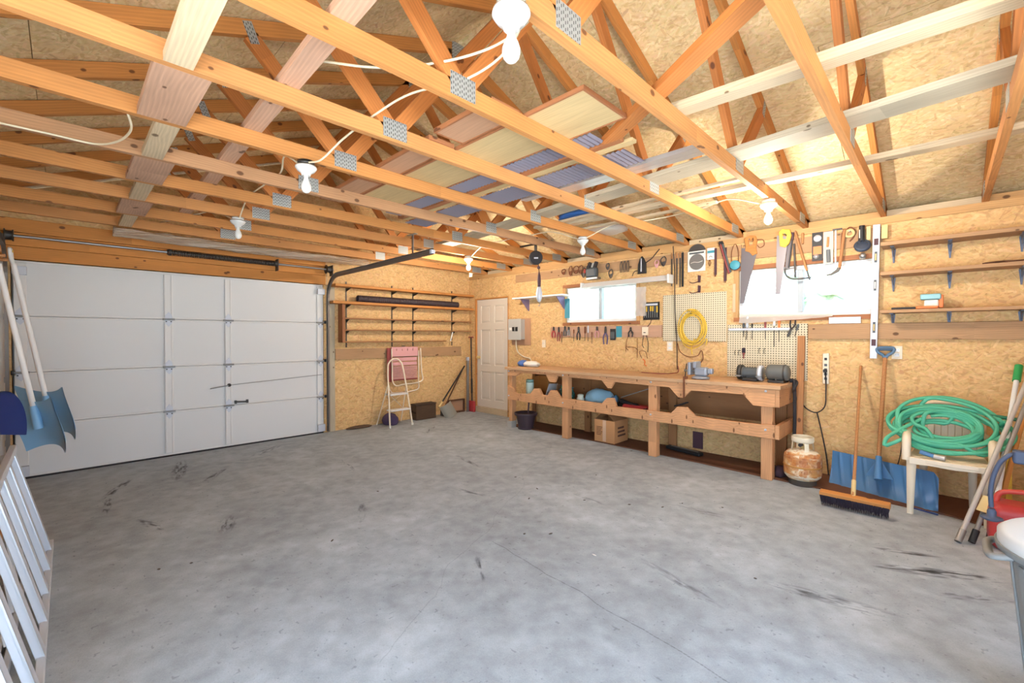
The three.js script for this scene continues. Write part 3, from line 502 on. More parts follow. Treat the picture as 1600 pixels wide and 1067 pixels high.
// things in the far corner
{
  const t = thing('timber_block', 'dark stained timber block on the floor by the left wall', 'block', [0.13, 0, 1.09]);
  box('beam', [0.04, 0.2], [0, 0.24], [0.9, 1.3], std(0x5b4634, 0.85, 0, { map: pineTex }), t, 0.012); box('cap', [0.035, 0.205], [0.241, 0.262], [0.895, 1.305], std(0x3d2f26, 0.8), t, 0.006);
  const s = thing('garden_spade', 'long black handled spade with a grey steel blade leaning into the corner', 'spade', [0.3, 0, 0.85]);
  rod('handle', [0.30, 0.235, 0.88], [0.09, 0.84, 0.19], 0.013, M.black, s); lathe('socket', [[0, 0], [0.022, 0], [0.016, 0.12], [0, 0.12]], [0.315, 0.195, 0.925], M.gold, s, 14, [-0.21, 0.6, -0.69]);
  const bl = new THREE.Mesh(new THREE.CylinderGeometry(0.16, 0.16, 0.26, 14, 1, true, -0.75, 1.5), new THREE.MeshStandardMaterial({ color: 0xa9a496, roughness: 0.45, metalness: 0.5, side: THREE.DoubleSide })); bl.name = 'blade'; bl.position.set(0.24, 0.14, 0.72); bl.rotation.set(0.35, 1.2, 0.2); add(s, bl);
  const h = thing('garden_hoe', 'second dark tool handle leaning beside the spade in the corner', 'hoe', [0.2, 0, 0.7]);
  rod('handle', [0.17, 0.13, 0.72], [0.07, 0.78, 0.22], 0.012, M.darkwood, h); box('blade', [0.1, 0.24], [0.0, 0.12], [0.735, 0.741], M.iron, h); rod('neck', [0.17, 0.06, 0.737], [0.17, 0.15, 0.71], 0.007, M.iron, h);
  const f = thing('wire_basket', 'low brown framed box on the floor in the corner', 'box', [0.06, 0, 0.35]);
  box('panel', [0.02, 0.04], [0.03, 0.22], [0.19, 0.5], M.plyPink, f); box('rim', [0.015, 0.07], [0.22, 0.24], [0.16, 0.53], M.darkwood, f, 0.005); box('rim', [0.015, 0.07], [0.0, 0.03], [0.16, 0.53], M.darkwood, f, 0.005); box('side_rim', [0.015, 0.07], [0.03, 0.22], [0.16, 0.185], M.darkwood, f, 0.005); box('side_rim', [0.015, 0.07], [0.03, 0.22], [0.505, 0.53], M.darkwood, f, 0.005);
  const p = thing('downpipe_offcut', 'grey square pipe standing upright in the corner', 'pipe', [0.12, 0, 0.15]); box('tube', [0.1, 0.14], [0, 1.0], [0.12, 0.16], M.steel, p, 0.004); box('joint_band', [0.097, 0.143], [0.94, 1.004], [0.117, 0.163], M.aluDull, p, 0.003);
  const r = thing('ice_scraper', 'thin black T-handled scraper with a red blade standing by the door', 'scraper', [0.16, 0, 0.07]);
  rod('shaft', [0.17, 0.2, 0.08], [0.11, 1.36, 0.05], 0.012, M.black, r); bar('t_handle', [0.045, 1.37, 0.05], [0.175, 1.37, 0.05], 0.022, 0.022, M.redDark, r, [0, 1, 0], 0.006); box('blade', [0.1, 0.25], [0.0, 0.2], [0.06, 0.1], M.red, r, 0.01); rod('grip', [0.163, 0.34, 0.077], [0.15, 0.6, 0.07], 0.017, M.black, r);
}
// ---------------------------------------------------------------- strip of brown board on the floor along the back wall
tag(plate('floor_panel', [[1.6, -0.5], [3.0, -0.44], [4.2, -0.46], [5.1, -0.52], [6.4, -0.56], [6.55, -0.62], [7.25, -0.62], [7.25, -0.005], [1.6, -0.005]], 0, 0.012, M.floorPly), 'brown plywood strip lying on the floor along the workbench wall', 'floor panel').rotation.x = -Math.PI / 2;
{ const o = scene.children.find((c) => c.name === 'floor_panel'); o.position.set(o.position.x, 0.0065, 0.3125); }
// ---------------------------------------------------------------- workbench
const bench = thing('workbench', 'long wooden workbench with notched rails along the window wall', 'workbench', [3.45, 0, 0.32]);
{
  const X0 = 1.64, X1 = 5.23, zf = 0.62;
  for (const [z0, z1] of [[0.01, 0.155], [0.16, 0.305], [0.31, 0.455], [0.46, 0.645]]) box('top_plank', [X0 - 0.04, X1 + 0.05], [0.885, 0.922], [z0, z1], M.benchTop, bench, 0.003);
  const up = [[X0, 0.882], [X1, 0.882], [X1, 0.713], [5.04, 0.713], [4.95, 0.812], [4.43, 0.805], [4.345, 0.72], [4.29, 0.72], [4.19, 0.82], [3.49, 0.828], [3.44, 0.744], [3.40, 0.744], [3.31, 0.836], [2.60, 0.842], [2.56, 0.755], [2.46, 0.755], [2.40, 0.85], [1.90, 0.845], [1.82, 0.80], [X0, 0.79]];
  plate('upper_rail', up, zf - 0.036, 0.036, M.bench, bench, undefined, 0.002);
  const lo = [[X0, 0.43], [X1, 0.41], [X1, 0.545], [5.11, 0.535], [4.8, 0.53], [4.48, 0.535], [4.385, 0.62], [4.28, 0.615], [4.21, 0.535], [3.52, 0.53], [3.48, 0.63], [3.385, 0.622], [3.31, 0.545], [2.66, 0.552], [2.575, 0.645], [2.48, 0.638], [2.425, 0.562], [2.33, 0.562], [2.275, 0.646], [2.175, 0.64], [2.11, 0.56], [1.86, 0.53], [1.79, 0.55], [1.73, 0.62], [X0, 0.64]];
  plate('lower_rail', lo, zf - 0.036, 0.036, M.bench, bench, undefined, 0.002);
  for (const [a, b] of [[1.64, 1.70], [2.655, 2.755], [3.92, 4.02], [5.1, 5.2]]) {
    const base = a < 2 ? 0.1 : 0; box('leg', [a, b], [base, 0.884], [0.49, 0.583], M.bench, bench, 0.006); box('back_leg', [a, b], [0.013, 0.884], [0.02, 0.06], M.shelfBrown, bench, 0.004);
  }
  box('end_rail', [X1 + 0.001, X1 + 0.036], [0.715, 0.882], [0.03, zf], M.bench, bench, 0.003); box('end_rail', [X1 + 0.001, X1 + 0.036], [0.41, 0.545], [0.03, zf], M.bench, bench, 0.003);
  for (const [z0, z1] of [[0.065, 0.24], [0.245, 0.42], [0.425, 0.485]]) box('shelf_plank', [X0, X1], [0.42, 0.445], [z0, z1], M.shelfBrown, bench);
  for (const x of [1.67, 2.7, 3.97, 5.15]) { lathe('bolt_head', [[0, 0], [0.011, 0], [0.011, 0.006], [0, 0.008]], [x, 0.862, zf], M.aluDull, bench, 10, [0, 0, 1]); lathe('bolt_head', [[0, 0], [0.011, 0], [0.011, 0.006], [0, 0.008]], [x, 0.49, zf], M.aluDull, bench, 10, [0, 0, 1]); }
  tag(box('concrete_block', [1.61, 1.705], [0.0, 0.099], [0.49, 0.6], std(0xa39f97, 0.9), scene, 0.008), 'grey concrete block under the left bench leg', 'block');
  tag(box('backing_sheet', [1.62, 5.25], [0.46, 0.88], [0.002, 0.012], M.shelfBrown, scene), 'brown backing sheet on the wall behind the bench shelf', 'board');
}
// on the bench shelf
{
  const SY = 0.446;
  const b = thing('spray_can', 'mint green cylinder standing on the bench shelf at the left', 'can', [1.9, SY, 0.33]);
  lathe('body', [[0, 0], [0.058, 0], [0.06, 0.006], [0.06, 0.24], [0.056, 0.246], [0, 0.246]], [1.9, SY, 0.4], M.mint, b, 26); lathe('lid', [[0.0, 0.247], [0.058, 0.247], [0.058, 0.285], [0.05, 0.29], [0, 0.29]], [1.9, SY, 0.4], std(0x8fb7a8, 0.5), b, 26);
  const c = thing('wooden_box', 'open orange wooden box behind the mint green can', 'box', [1.95, SY, 0.16]);
  box('back', [1.8, 2.12], [SY, SY + 0.32], [0.07, 0.082], M.shelfOrange, c); box('side', [1.8, 1.812], [SY, SY + 0.32], [0.083, 0.24], M.shelfOrange, c); box('side', [2.108, 2.12], [SY, SY + 0.32], [0.083, 0.24], M.shelfOrange, c); box('bottom', [1.813, 2.107], [SY, SY + 0.012], [0.083, 0.24], M.shelfOrange, c);
  const p = thing('plastic_tray', 'clear plastic tray tipped on its side under the bench', 'tray', [2.37, SY, 0.42]);
  bar('bottom_sheet', [2.28, SY + 0.012, 0.42], [2.36, SY + 0.26, 0.4], 0.2, 0.006, M.clearPlastic, p, [1, 0, 0]); bar('edge_lip', [2.27, SY + 0.012, 0.42], [2.43, SY + 0.03, 0.42], 0.2, 0.02, M.paper, p); bar('end_panel', [2.38, SY + 0.04, 0.32], [2.42, SY + 0.25, 0.33], 0.12, 0.005, M.plyPink, p, [1, 0, 0]);
  // coil of green twine and greenery
  const w = thing('artificial_wreath', 'dark green leafy wreath on the bench shelf left of the bench leg', 'wreath', [2.58, SY, 0.36]);
  const pts = []; for (let i = 0; i < 16; i++) { const a = i / 16 * 6.283; pts.push([2.58 + Math.cos(a) * 0.10, SY + 0.135 + Math.sin(a) * 0.10, 0.36 + Math.sin(a * 3) * 0.015]); } tube('ring', pts, 0.022, std(0x2f5a4c, 0.7), w, 48, 7, true);
  for (let i = 0; i < 60; i++) { const a = rnd() * 6.283, q = rr(0.075, 0.125); const o = new THREE.Mesh(new THREE.OctahedronGeometry(1, 0), i % 4 ? M.teal : M.greenGrip); o.name = 'leaf'; o.scale.set(0.006, 0.02, 0.009); o.position.set(2.58 + Math.cos(a) * q, SY + 0.15 + Math.sin(a) * q * 0.9, 0.36 + rr(0.0, 0.035)); o.rotation.set(rnd() * 3, rnd() * 3, rnd() * 3); add(w, o); }
  const g = thing('plastic_bag', 'pale blue knotted plastic bag bulging on the bench shelf', 'bag', [3.06, SY, 0.35]);
  const geo = new THREE.SphereGeometry(1, 40, 26), q = geo.attributes.position; for (let i = 0; i < q.count; i++) { const x = q.getX(i), y = q.getY(i), z = q.getZ(i), f = 0.86 + 0.26 * fbm(x * 3 + 4, y * 3 + z * 2 + 2, 4); q.setXYZ(i, x * f * 0.22, Math.max(y * f, -0.75) * 0.14, z * f * 0.13); } geo.computeVertexNormals();
  const bg = new THREE.Mesh(geo, std(0x8fb9cf, 0.4)); bg.name = 'body'; bg.position.set(3.1, SY + 0.106, 0.34); add(g, bg);
  lathe('jar', [[0, 0], [0.05, 0], [0.052, 0.1], [0.04, 0.12], [0.043, 0.15], [0.02, 0.16], [0, 0.16]], [2.86, SY, 0.44], std(0xd6d8c4, 0.35), g, 20); lathe('knot', [[0.01, 0], [0.05, 0.02], [0.03, 0.05], [0.05, 0.09], [0.0, 0.08]], [3.28, SY + 0.11, 0.35], std(0x5f93b8, 0.45), g, 14, [0.9, 0.3, 0]);
  const h = thing('hedge_trimmer', 'black and red hedge trimmer lying on the bench shelf', 'hedge trimmer', [3.6, SY, 0.36]);
  box('motor_body', [3.38, 3.66], [SY, SY + 0.1], [0.28, 0.4], M.black, h, 0.03); bar('handle', [3.44, SY + 0.13, 0.4], [3.84, SY + 0.055, 0.44], 0.05, 0.05, M.black, h, [0, 1, 0], 0.02); box('red_housing', [3.5, 3.84], [SY, SY + 0.1], [0.34, 0.46], M.red, h, 0.025); bar('red_grip', [3.84, SY + 0.055, 0.44], [3.93, SY + 0.04, 0.45], 0.055, 0.055, M.redDark, h, [0, 1, 0], 0.02); bar('blade', [3.42, SY + 0.05, 0.30], [3.37, SY + 0.04, 0.12], 0.06, 0.01, M.steel, h);
  tag(rod('metal_rod', [3.46, SY + 0.17, 0.41], [3.9, SY + 0.34, 0.3], 0.006, M.steel), 'thin grey metal rod propped over the hedge trimmer', 'rod');
  const j = thing('hand_rake', 'small black tool lying over the lower bench rail', 'hand tool', [4.36, 0.62, 0.56]); bar('blade', [4.28, 0.625, 0.56], [4.38, 0.67, 0.6], 0.05, 0.012, M.black, j); rod('grip', [4.20, 0.60, 0.50], [4.30, 0.635, 0.57], 0.01, M.blackSoft, j);
}
// under the bench
{
  const t = thing('plant_pot', 'dark plum flower pot with dry soil and a stick', 'plant pot', [1.885, 0, 0.47]);
  lathe('pot', [[0, 0.012], [0.105, 0.012], [0.11, 0.02], [0.15, 0.2], [0.172, 0.205], [0.175, 0.24], [0.163, 0.243], [0.14, 0.21], [0.12, 0.19]], [1.885, 0, 0.47], M.brownPot, t, 32); lathe('saucer', [[0, 0], [0.12, 0], [0.128, 0.02], [0.12, 0.022], [0.115, 0.011], [0, 0.011]], [1.885, 0, 0.47], M.brownPot, t, 28); lathe('soil', [[0, 0.225], [0.06, 0.22], [0.14, 0.21]], [1.885, 0, 0.47], M.soil, t, 24); rod('stick', [1.905, 0.2, 0.45], [1.91, 0.42, 0.43], 0.013, M.maroon, t);
}
{
  const x0 = 3.08, x1 = 3.38, z0 = 0.10, z1 = 0.43, h = 0.30, t = thing('cardboard_box', 'open cardboard box under the workbench with a strip of tape', 'box', [3.23, 0.013, 0.26]), y0 = 0.0135;
  box('front', [x0, x1], [y0, h], [z1 - 0.005, z1], M.cardboard, t); box('rear', [x0, x1], [y0, h], [z0, z0 + 0.005], M.cardboard, t); box('side', [x0, x0 + 0.005], [y0, h], [z0 + 0.006, z1 - 0.006], M.cardboard, t); box('side', [x1 - 0.005, x1], [y0, h], [z0 + 0.006, z1 - 0.006], M.cardboard, t); box('bottom', [x0 + 0.006, x1 - 0.006], [y0, y0 + 0.005], [z0 + 0.006, z1 - 0.006], M.cardboard, t);
  bar('flap', [x1 - 0.004, h, (z0 + z1) / 2], [x1 - 0.11, h + 0.085, (z0 + z1) / 2], 0.32, 0.004, M.cardboard, t); bar('flap', [x0 + 0.003, h, (z0 + z1) / 2], [x0 + 0.1, h + 0.09, (z0 + z1) / 2], 0.32, 0.004, M.cardboard, t);
  box('tape', [x0 + 0.125, x0 + 0.175], [y0 + 0.01, h], [z1, z1 + 0.001], std(0xcfa98a, 0.35), t);
  const ink = std(0x5c3b2c, 0.9); for (let i = 0; i < 6; i++) box('print_line', [x0 + 0.03, x0 + 0.1 + 0.01 * (i % 3)], [0.10 + i * 0.02, 0.108 + i * 0.02], [z1, z1 + 0.0006], ink, t);
  for (let i = 0; i < 3; i++) box('print_line', [x1, x1 + 0.0006], [0.09 + i * 0.05, 0.115 + i * 0.05], [z0 + 0.06 + i * 0.02, z1 - 0.08], ink, t);
}
{
  const t = thing('chainsaw_bar_cover', 'long black bar cover lying on the floor strip under the bench', 'bar cover', [4.17, 0.02, 0.2]);
  bar('sleeve', [3.95, 0.035, 0.14], [4.40, 0.035, 0.24], 0.09, 0.04, M.black, t, [0, 1, 0], 0.015); bar('label', [4.0, 0.0565, 0.15], [4.36, 0.0565, 0.23], 0.03, 0.001, std(0x8a8a8a, 0.6), t);
  tag(box('metal_plate', [4.205, 4.325], [0.04, 0.24], [0.0015, 0.012], M.maroon, scene, 0.003), 'dark metal plate on the wall low under the bench', 'plate');
}
lump('work_gloves', [5.225, 0.012, 0.40], [0.05, 0.07, 0.08], std(0x4a3138, 0.9), 'dark brown gloves heaped by the right bench leg', 'gloves', 14);
// on the bench top
const BT = 0.923;
{
  const t = thing('supply_bag', 'blue and white plastic bag on the left end of the bench', 'bag', [1.75, BT, 0.35]);
  const g1 = new THREE.SphereGeometry(1, 28, 18), p = g1.attributes.position; for (let i = 0; i < p.count; i++) { const x = p.getX(i), y = p.getY(i), z = p.getZ(i), f = 0.8 + 0.35 * fbm(x * 3 + 8, y * 3 + z * 3, 3); p.setXYZ(i, x * f, Math.max(y * f, -0.7), z * f); } g1.computeVertexNormals();
  const a = new THREE.Mesh(g1, M.bagBlue); a.name = 'blue_part'; a.scale.set(0.08, 0.055, 0.09); a.position.set(1.70, BT + 0.04, 0.34); add(t, a); const b = new THREE.Mesh(g1, M.paper); b.name = 'white_part'; b.scale.set(0.15, 0.05, 0.1); b.position.set(1.86, BT + 0.036, 0.32); add(t, b);
}
{
  const VM = std(0x9298a2, 0.45, 0.3), t = thing('bench_vise', 'grey steel vise bolted to the middle of the bench', 'vise', [4.45, BT, 0.5]);
  lathe('base', [[0, 0], [0.09, 0], [0.09, 0.02], [0.06, 0.035], [0, 0.035]], [4.48, BT, 0.48], VM, t, 26); box('body', [4.42, 4.56], [BT + 0.036, BT + 0.13], [0.43, 0.53], VM, t, 0.025); box('fixed_jaw', [4.42, 4.455], [BT + 0.12, BT + 0.19], [0.41, 0.55], VM, t, 0.008); box('moving_jaw', [4.355, 4.39], [BT + 0.04, BT + 0.18], [0.42, 0.54], VM, t, 0.01);
  rod('screw', [4.30, BT + 0.085, 0.48], [4.42, BT + 0.085, 0.48], 0.014, M.steel, t); rod('handle', [4.315, BT + 0.004, 0.50], [4.315, BT + 0.16, 0.46], 0.006, M.darkSteel, t); box('anvil', [4.56, 4.61], [BT + 0.06, BT + 0.12], [0.45, 0.51], VM, t, 0.012);
  const k = thing('clamp', 'old iron bar clamp hanging over the bench front by the vise', 'clamp', [4.36, 0.75, 0.66]); box('bar', [4.362, 4.378], [0.72, BT + 0.03], [0.650, 0.664], M.rust, k); box('top_arm', [4.36, 4.38], [BT + 0.003, BT + 0.03], [0.58, 0.648], M.rust, k); 
}
{
  const t = thing('bench_grinder', 'small grey bench grinder with two guarded wheels', 'bench grinder', [4.93, BT, 0.3]);
  rod('motor', [4.86, BT + 0.085, 0.3], [5.0, BT + 0.085, 0.3], 0.056, M.charcoal, t, 0.056, 26);
  for (const x of [4.83, 5.02]) { lathe('wheel_guard', [[0, -0.022], [0.078, -0.022], [0.08, 0.0], [0.078, 0.022], [0, 0.022]], [x, BT + 0.085, 0.3], x < 4.9 ? M.darkSteel : M.aluDull, t, 28, [1, 0, 0]); lathe('wheel', [[0, -0.026], [0.06, -0.026], [0.06, 0.026], [0, 0.026]], [x, BT + 0.085, 0.305], M.steel, t, 26, [1, 0, 0]); box('tool_rest', [x - 0.02, x + 0.03], [BT + 0.05, BT + 0.06], [0.36, 0.41], M.steel, t); bar('rest_arm', [x, BT + 0.04, 0.32], [x, BT + 0.05, 0.39], 0.02, 0.01, M.steel, t); }
  box('foot', [4.86, 5.0], [BT, BT + 0.032], [0.24, 0.37], M.darkSteel, t, 0.008); box('pedestal', [4.89, 4.97], [BT + 0.03, BT + 0.05], [0.26, 0.34], M.darkSteel, t, 0.006);
}
{
  const t = thing('electric_motor', 'dark grey electric motor on the right end of the bench', 'motor', [5.18, BT, 0.3]);
  lathe('housing', [[0, 0], [0.05, 0.0], [0.075, 0.015], [0.08, 0.04], [0.08, 0.165], [0.074, 0.19], [0.045, 0.205], [0, 0.207]], [5.075, BT + 0.1, 0.3], M.motor, t, 30, [1, 0, 0]); lathe('end_band', [[0.081, 0.155], [0.084, 0.157], [0.084, 0.17], [0.081, 0.172]], [5.075, BT + 0.1, 0.3], M.darkSteel, t, 30, [1, 0, 0]);
  box('foot', [5.1, 5.24], [BT, BT + 0.025], [0.23, 0.37], M.darkSteel, t, 0.005); rod('axle', [5.06, BT + 0.1, 0.3], [5.08, BT + 0.1, 0.3], 0.01, M.steel, t); for (const z of [0.25, 0.35]) rod('mount', [5.17, BT + 0.02, z], [5.17, BT + 0.06, z * 0.6 + 0.12], 0.012, M.darkSteel, t);
}
{
  const t = thing('hanging_strap', 'tangled black webbing straps hanging off the right bench end', 'strap', [5.295, 0.5, 0.2]);
  tube('webbing', [[5.26, 0.93, 0.2], [5.29, 0.945, 0.2], [5.30, 0.86, 0.21], [5.305, 0.6, 0.21], [5.30, 0.34, 0.2]], 0.017, M.blackSoft, t, 40, 8); tube('tangle', [[5.22, 0.93, 0.16], [5.26, 0.95, 0.22], [5.31, 0.93, 0.17], [5.30, 0.86, 0.23], [5.29, 0.8, 0.16], [5.31, 0.76, 0.22], [5.295, 0.72, 0.19]], 0.015, M.blackSoft, t, 50, 7);
}
tag(bar('plank', [5.345, 0.013, 0.25], [5.325, 1.39, 0.045], 0.062, 0.03, M.plank, scene, [0, 0, 1]), 'narrow wooden plank leaning upright at the right end of the bench', 'plank');
tag(tube('bench_cable', [[4.02, 1.02, 0.012], [4.03, 0.95, 0.03], [4.0, BT + 0.012, 0.12], [3.9, BT + 0.007, 0.2], [3.75, BT + 0.007, 0.22], [3.62, BT + 0.007, 0.18]], 0.005, M.redDark, scene, 50, 6), 'thin red brown cord lying on the bench below the yellow cord', 'cord');
// ---------------------------------------------------------------- back wall: boards, electrics, shelves
tag(box('tool_board', [1.23, 4.74], [2.285, 2.41], [0.0005, 0.02], M.ledger, scene), 'long upper board with hooks left of the big window', 'board');
tag(box('tool_board', [4.755, 5.95], [2.24, 2.40], [0.0005, 0.02], M.ledger, scene), 'upper board with hanging saws above the big window', 'board');
tag(box('tool_board', [1.99, 3.81], [1.375, 1.53], [0.0005, 0.02], M.pink, scene), 'lower tool board with pliers under the small window', 'board');
tag(box('ledger_board', [5.38, 7.25], [1.362, 1.508], [0.0005, 0.038], M.ledger, scene, 0.003), 'wide ledger board below the big window and right hand shelves', 'board');
{
  const t = thing('breaker_panel', 'grey electrical breaker panel beside the entrance door', 'breaker panel', [1.27, 1.32, 0.05]);
  box('backboard', [1.14, 1.56], [1.24, 1.68], [0.0005, 0.014], M.plyPink, t); box('case', [1.16, 1.44], [1.335, 1.665], [0.014, 0.115], M.greyBox, t, 0.008); box('cover', [1.152, 1.448], [1.327, 1.673], [0.115, 0.121], M.greyBox, t, 0.004); box('breaker', [1.255, 1.305], [1.47, 1.54], [0.121, 0.13], M.black, t, 0.003); box('breaker', [1.325, 1.375], [1.47, 1.54], [0.121, 0.13], M.black, t, 0.003); box('notice_label', [1.18, 1.24], [1.49, 1.53], [0.121, 0.1215], M.paper, t);
  tube('conduit', [[1.28, 1.335, 0.06], [1.28, 1.2, 0.05], [1.3, 1.12, 0.03], [1.42, 1.05, 0.02], [1.56, 1.02, 0.02], [1.6, 0.93, 0.02]], 0.011, M.cable, t, 50, 8);
}
const wallplate = (x, y, label, sock) => {
  const t = thing(sock ? 'wall_outlet' : 'light_switch', label, sock ? 'outlet' : 'switch', [x, y, 0]); box('cover_plate', [x - 0.037, x + 0.037], [y - 0.06, y + 0.06], [0.0005, 0.007], M.cream, t, 0.003);
  if (sock) for (const q of [-0.022, 0.022]) { const f = box('socket', [x - 0.017, x + 0.017], [y + q - 0.014, y + q + 0.014], [0.007, 0.009], M.vinyl, t, 0.002); box('slot', [x - 0.008, x - 0.006], [y + q - 0.003, y + q + 0.007], [0.009, 0.0094], M.black, f); box('slot', [x + 0.006, x + 0.008], [y + q - 0.003, y + q + 0.007], [0.009, 0.0094], M.black, f); }
  else box('toggle', [x - 0.005, x + 0.005], [y - 0.006, y + 0.014], [0.007, 0.018], M.vinyl, t, 0.002);
};
wallplate(1.837, 1.27, 'white light switch on the wall left of the small window', 0); wallplate(3.91, 1.265, 'pale outlet plate below the empty side of the left pegboard', 1); wallplate(6.06, 1.24, 'cream wall outlet right of the blue shovel grip', 1);
{
  const t = thing('wall_shelf', 'white shelf on the wall left of the small window', 'shelf', [1.9, 1.99, 0.12]); box('board', [1.37, 2.40], [1.985, 2.008], [0.001, 0.25], M.white, t, 0.003); for (const x of [1.52, 2.25]) { plateX('bracket', [[0.002, 1.984], [0.2, 1.984], [0.2, 1.976], [0.02, 1.80], [0.002, 1.80]], x - 0.008, 0.016, std(0x8a7a9a, 0.5, 0.3), t); }
}
tag(box('brochure', [2.27, 2.36], [1.66, 1.95], [0.018, 0.026], M.teal, scene), 'teal booklet pinned at the left edge of the small window', 'booklet');
{
  const t = thing('shop_light', 'white fluorescent shop light mounted above the small window', 'lamp', [3.3, 2.05, 0.1]);
  plateX('housing', [[0.0205, 2.145], [0.10, 2.145], [0.16, 2.08], [0.155, 2.075], [0.095, 2.125], [0.0205, 2.125]], 2.66, 1.30, M.white, t); rod('tube', [2.69, 2.095, 0.085], [3.93, 2.095, 0.085], 0.013, M.porcelain, t); rod('tube', [2.69, 2.095, 0.05], [3.93, 2.095, 0.05], 0.013, M.porcelain, t); box('end_cap', [3.94, 3.965], [2.04, 2.15], [0.0205, 0.165], M.white, t, 0.008); box('end_cap', [2.65, 2.675], [2.07, 2.15], [0.0205, 0.165], M.white, t, 0.008);
}
// pegboards
const pegboard = (x0, x1, y0, y1, label) => { const o = tag(box('pegboard', [x0, x1], [y0, y1], [0.012, 0.018], M.peg, scene, 0, 'x', 0.0254, 0.0254), label, 'pegboard'); return o; };
pegboard(3.825, 4.588, 1.328, 1.903, 'upper left pegboard with the coiled yellow cord'); pegboard(4.598, 5.373, 0.932, 1.52, 'right pegboard behind the grinder with hanging screwdrivers');
tag(box('tool_strip', [4.62, 5.24], [1.452, 1.478], [0.019, 0.05], M.aluDull, scene, 0.003), 'grey metal tool holder strip on the right pegboard', 'tool holder');
// coiled yellow extension cord
{
  const t = thing('extension_cord', 'yellow extension cord coiled on the left pegboard', 'cord', [4.21, 1.3, 0.06]);
  const pts = []; const N = 8; for (let i = 0; i <= N * 14; i++) { const a = i / 14 * 6.283 + 1.2, k = i / 14, j = 0.62 + 0.62 * fbm(i * 0.09, 3.1, 3) + 0.13 * Math.sin(k * 2.4); pts.push([4.21 + Math.cos(a) * 0.15 * j + 0.01 * Math.sin(k * 3), 1.49 + Math.sin(a) * 0.2 * j, 0.035 + 0.028 * (0.5 + 0.5 * Math.sin(k * 1.9 + a * 0.5))]); }
  tube('coil', pts, 0.006, M.yellow, t, N * 42, 6);
  tube('loose_end', [[4.12, 1.4, 0.06], [4.1, 1.3, 0.05], [4.2, 1.24, 0.05], [4.3, 1.28, 0.05], [4.38, 1.36, 0.05], [4.37, 1.28, 0.05]], 0.0068, M.yellow, t, 50, 6); tube('loose_end', [[4.24, 1.36, 0.06], [4.2, 1.25, 0.05], [4.21, 1.17, 0.05]], 0.0068, M.yellow, t, 30, 6); tube('tie', [[4.15, 1.69, 0.03], [4.19, 1.7, 0.075], [4.24, 1.69, 0.03]], 0.008, M.yellow, t, 20, 6); rod('hook', [4.2, 1.655, 0.018], [4.2, 1.665, 0.1], 0.005, M.steel, t);
  tag(tube('wall_cable', [[4.02, 1.3, 0.03], [4.05, 1.2, 0.025], [4.15, 1.14, 0.025], [4.27, 1.16, 0.03], [4.31, 1.22, 0.03], [4.33, 1.12, 0.03], [4.3, 1.07, 0.03]], 0.005, M.rust, scene, 60, 6), 'brown cord hanging below the coiled yellow cord', 'cord');
}
// black cord from the ceiling to the bench
tag(tube('drop_cable', [[3.99, 2.49, 0.1], [3.99, 2.2, 0.06], [3.995, 1.7, 0.05], [4.02, 1.3, 0.05], [4.03, 0.98, 0.06]], 0.006, M.blackSoft, scene, 50, 6), 'thin black cord hanging from the ceiling past the left pegboard', 'cord');
// ---------------------------------------------------------------- hand tools
const hookAt = (x, y, t) => rod('hook', [x, y, 0.018], [x, y + 0.004, 0.045], 0.003, M.steel, t, 0.003, 6);
function pliers(x, y, h, m, label, spread = 0.03) {
  const t = thing('pliers', label, 'pliers', [x, y - h, 0.03], 'hand tools on the lower board');
  for (const s of [-1, 1]) tube('handle', [[x + s * 0.006, y - h * 0.36, 0.034], [x + s * spread, y - h * 0.6, 0.034], [x + s * spread * 0.8, y - h, 0.034]], 0.0085, m, t, 16, 7);
  plate('jaw', [[x - 0.016, y - h * 0.36], [x + 0.016, y - h * 0.36], [x + 0.012, y - 0.01], [x + 0.004, y], [x - 0.004, y], [x - 0.012, y - 0.01]], 0.026, 0.014, M.darkSteel, t, undefined, 0.002); hookAt(x, y - h * 0.3, t);
}
function driver(x, y, hl, bl, m, label, r = 0.012, tilt = 0) {
  const t = thing('screwdriver', label, 'screwdriver', [x, y - hl - bl, 0.035], 'screwdrivers'); const d = [tilt, -1, 0], L = Math.hypot(tilt, 1);
  lathe('handle', [[0, 0], [r * 0.8, 0.004], [r, 0.02], [r * 0.85, hl * 0.6], [r, hl * 0.85], [r * 0.5, hl], [0, hl]], [x, y, 0.035], m, t, 12, d); rod('shaft', [x + tilt / L * hl, y - hl / L, 0.035], [x + tilt / L * (hl + bl), y - (hl + bl) / L, 0.035], 0.0038, M.darkSteel, t, 0.0038, 8);
}
pliers(2.06, 1.535, 0.17, M.red, 'red handled pliers at the left end of the lower board'); pliers(2.16, 1.53, 0.22, M.redDark, 'longer dark red pliers second from left on the lower board', 0.024); pliers(2.28, 1.54, 0.15, M.charcoal, 'grey handled pliers third from left on the lower board', 0.022); pliers(2.35, 1.53, 0.13, M.steel, 'small steel pliers beside the grey handled ones', 0.016); pliers(2.53, 1.53, 0.2, M.black, 'black handled pliers below the left half of the window', 0.026); pliers(2.85, 1.525, 0.16, M.pinkChair, 'faded pink handled pliers in the middle of the lower board', 0.03); pliers(2.99, 1.525, 0.25, std(0x544a72, 0.5), 'purple handled pliers in the middle of the lower board', 0.032); pliers(3.38, 1.51, 0.13, M.black, 'small black pliers right of the teal package', 0.03);
driver(2.645, 1.53, 0.10, 0.11, M.rust, 'brown handled chisel below the window mullion'); driver(2.70, 1.545, 0.11, 0.12, M.aluDull, 'grey handled file next to the brown handled chisel', 0.011); driver(2.765, 1.45, 0.08, 0.09, M.rust, 'short brown screwdriver left of the pink pliers', 0.009);
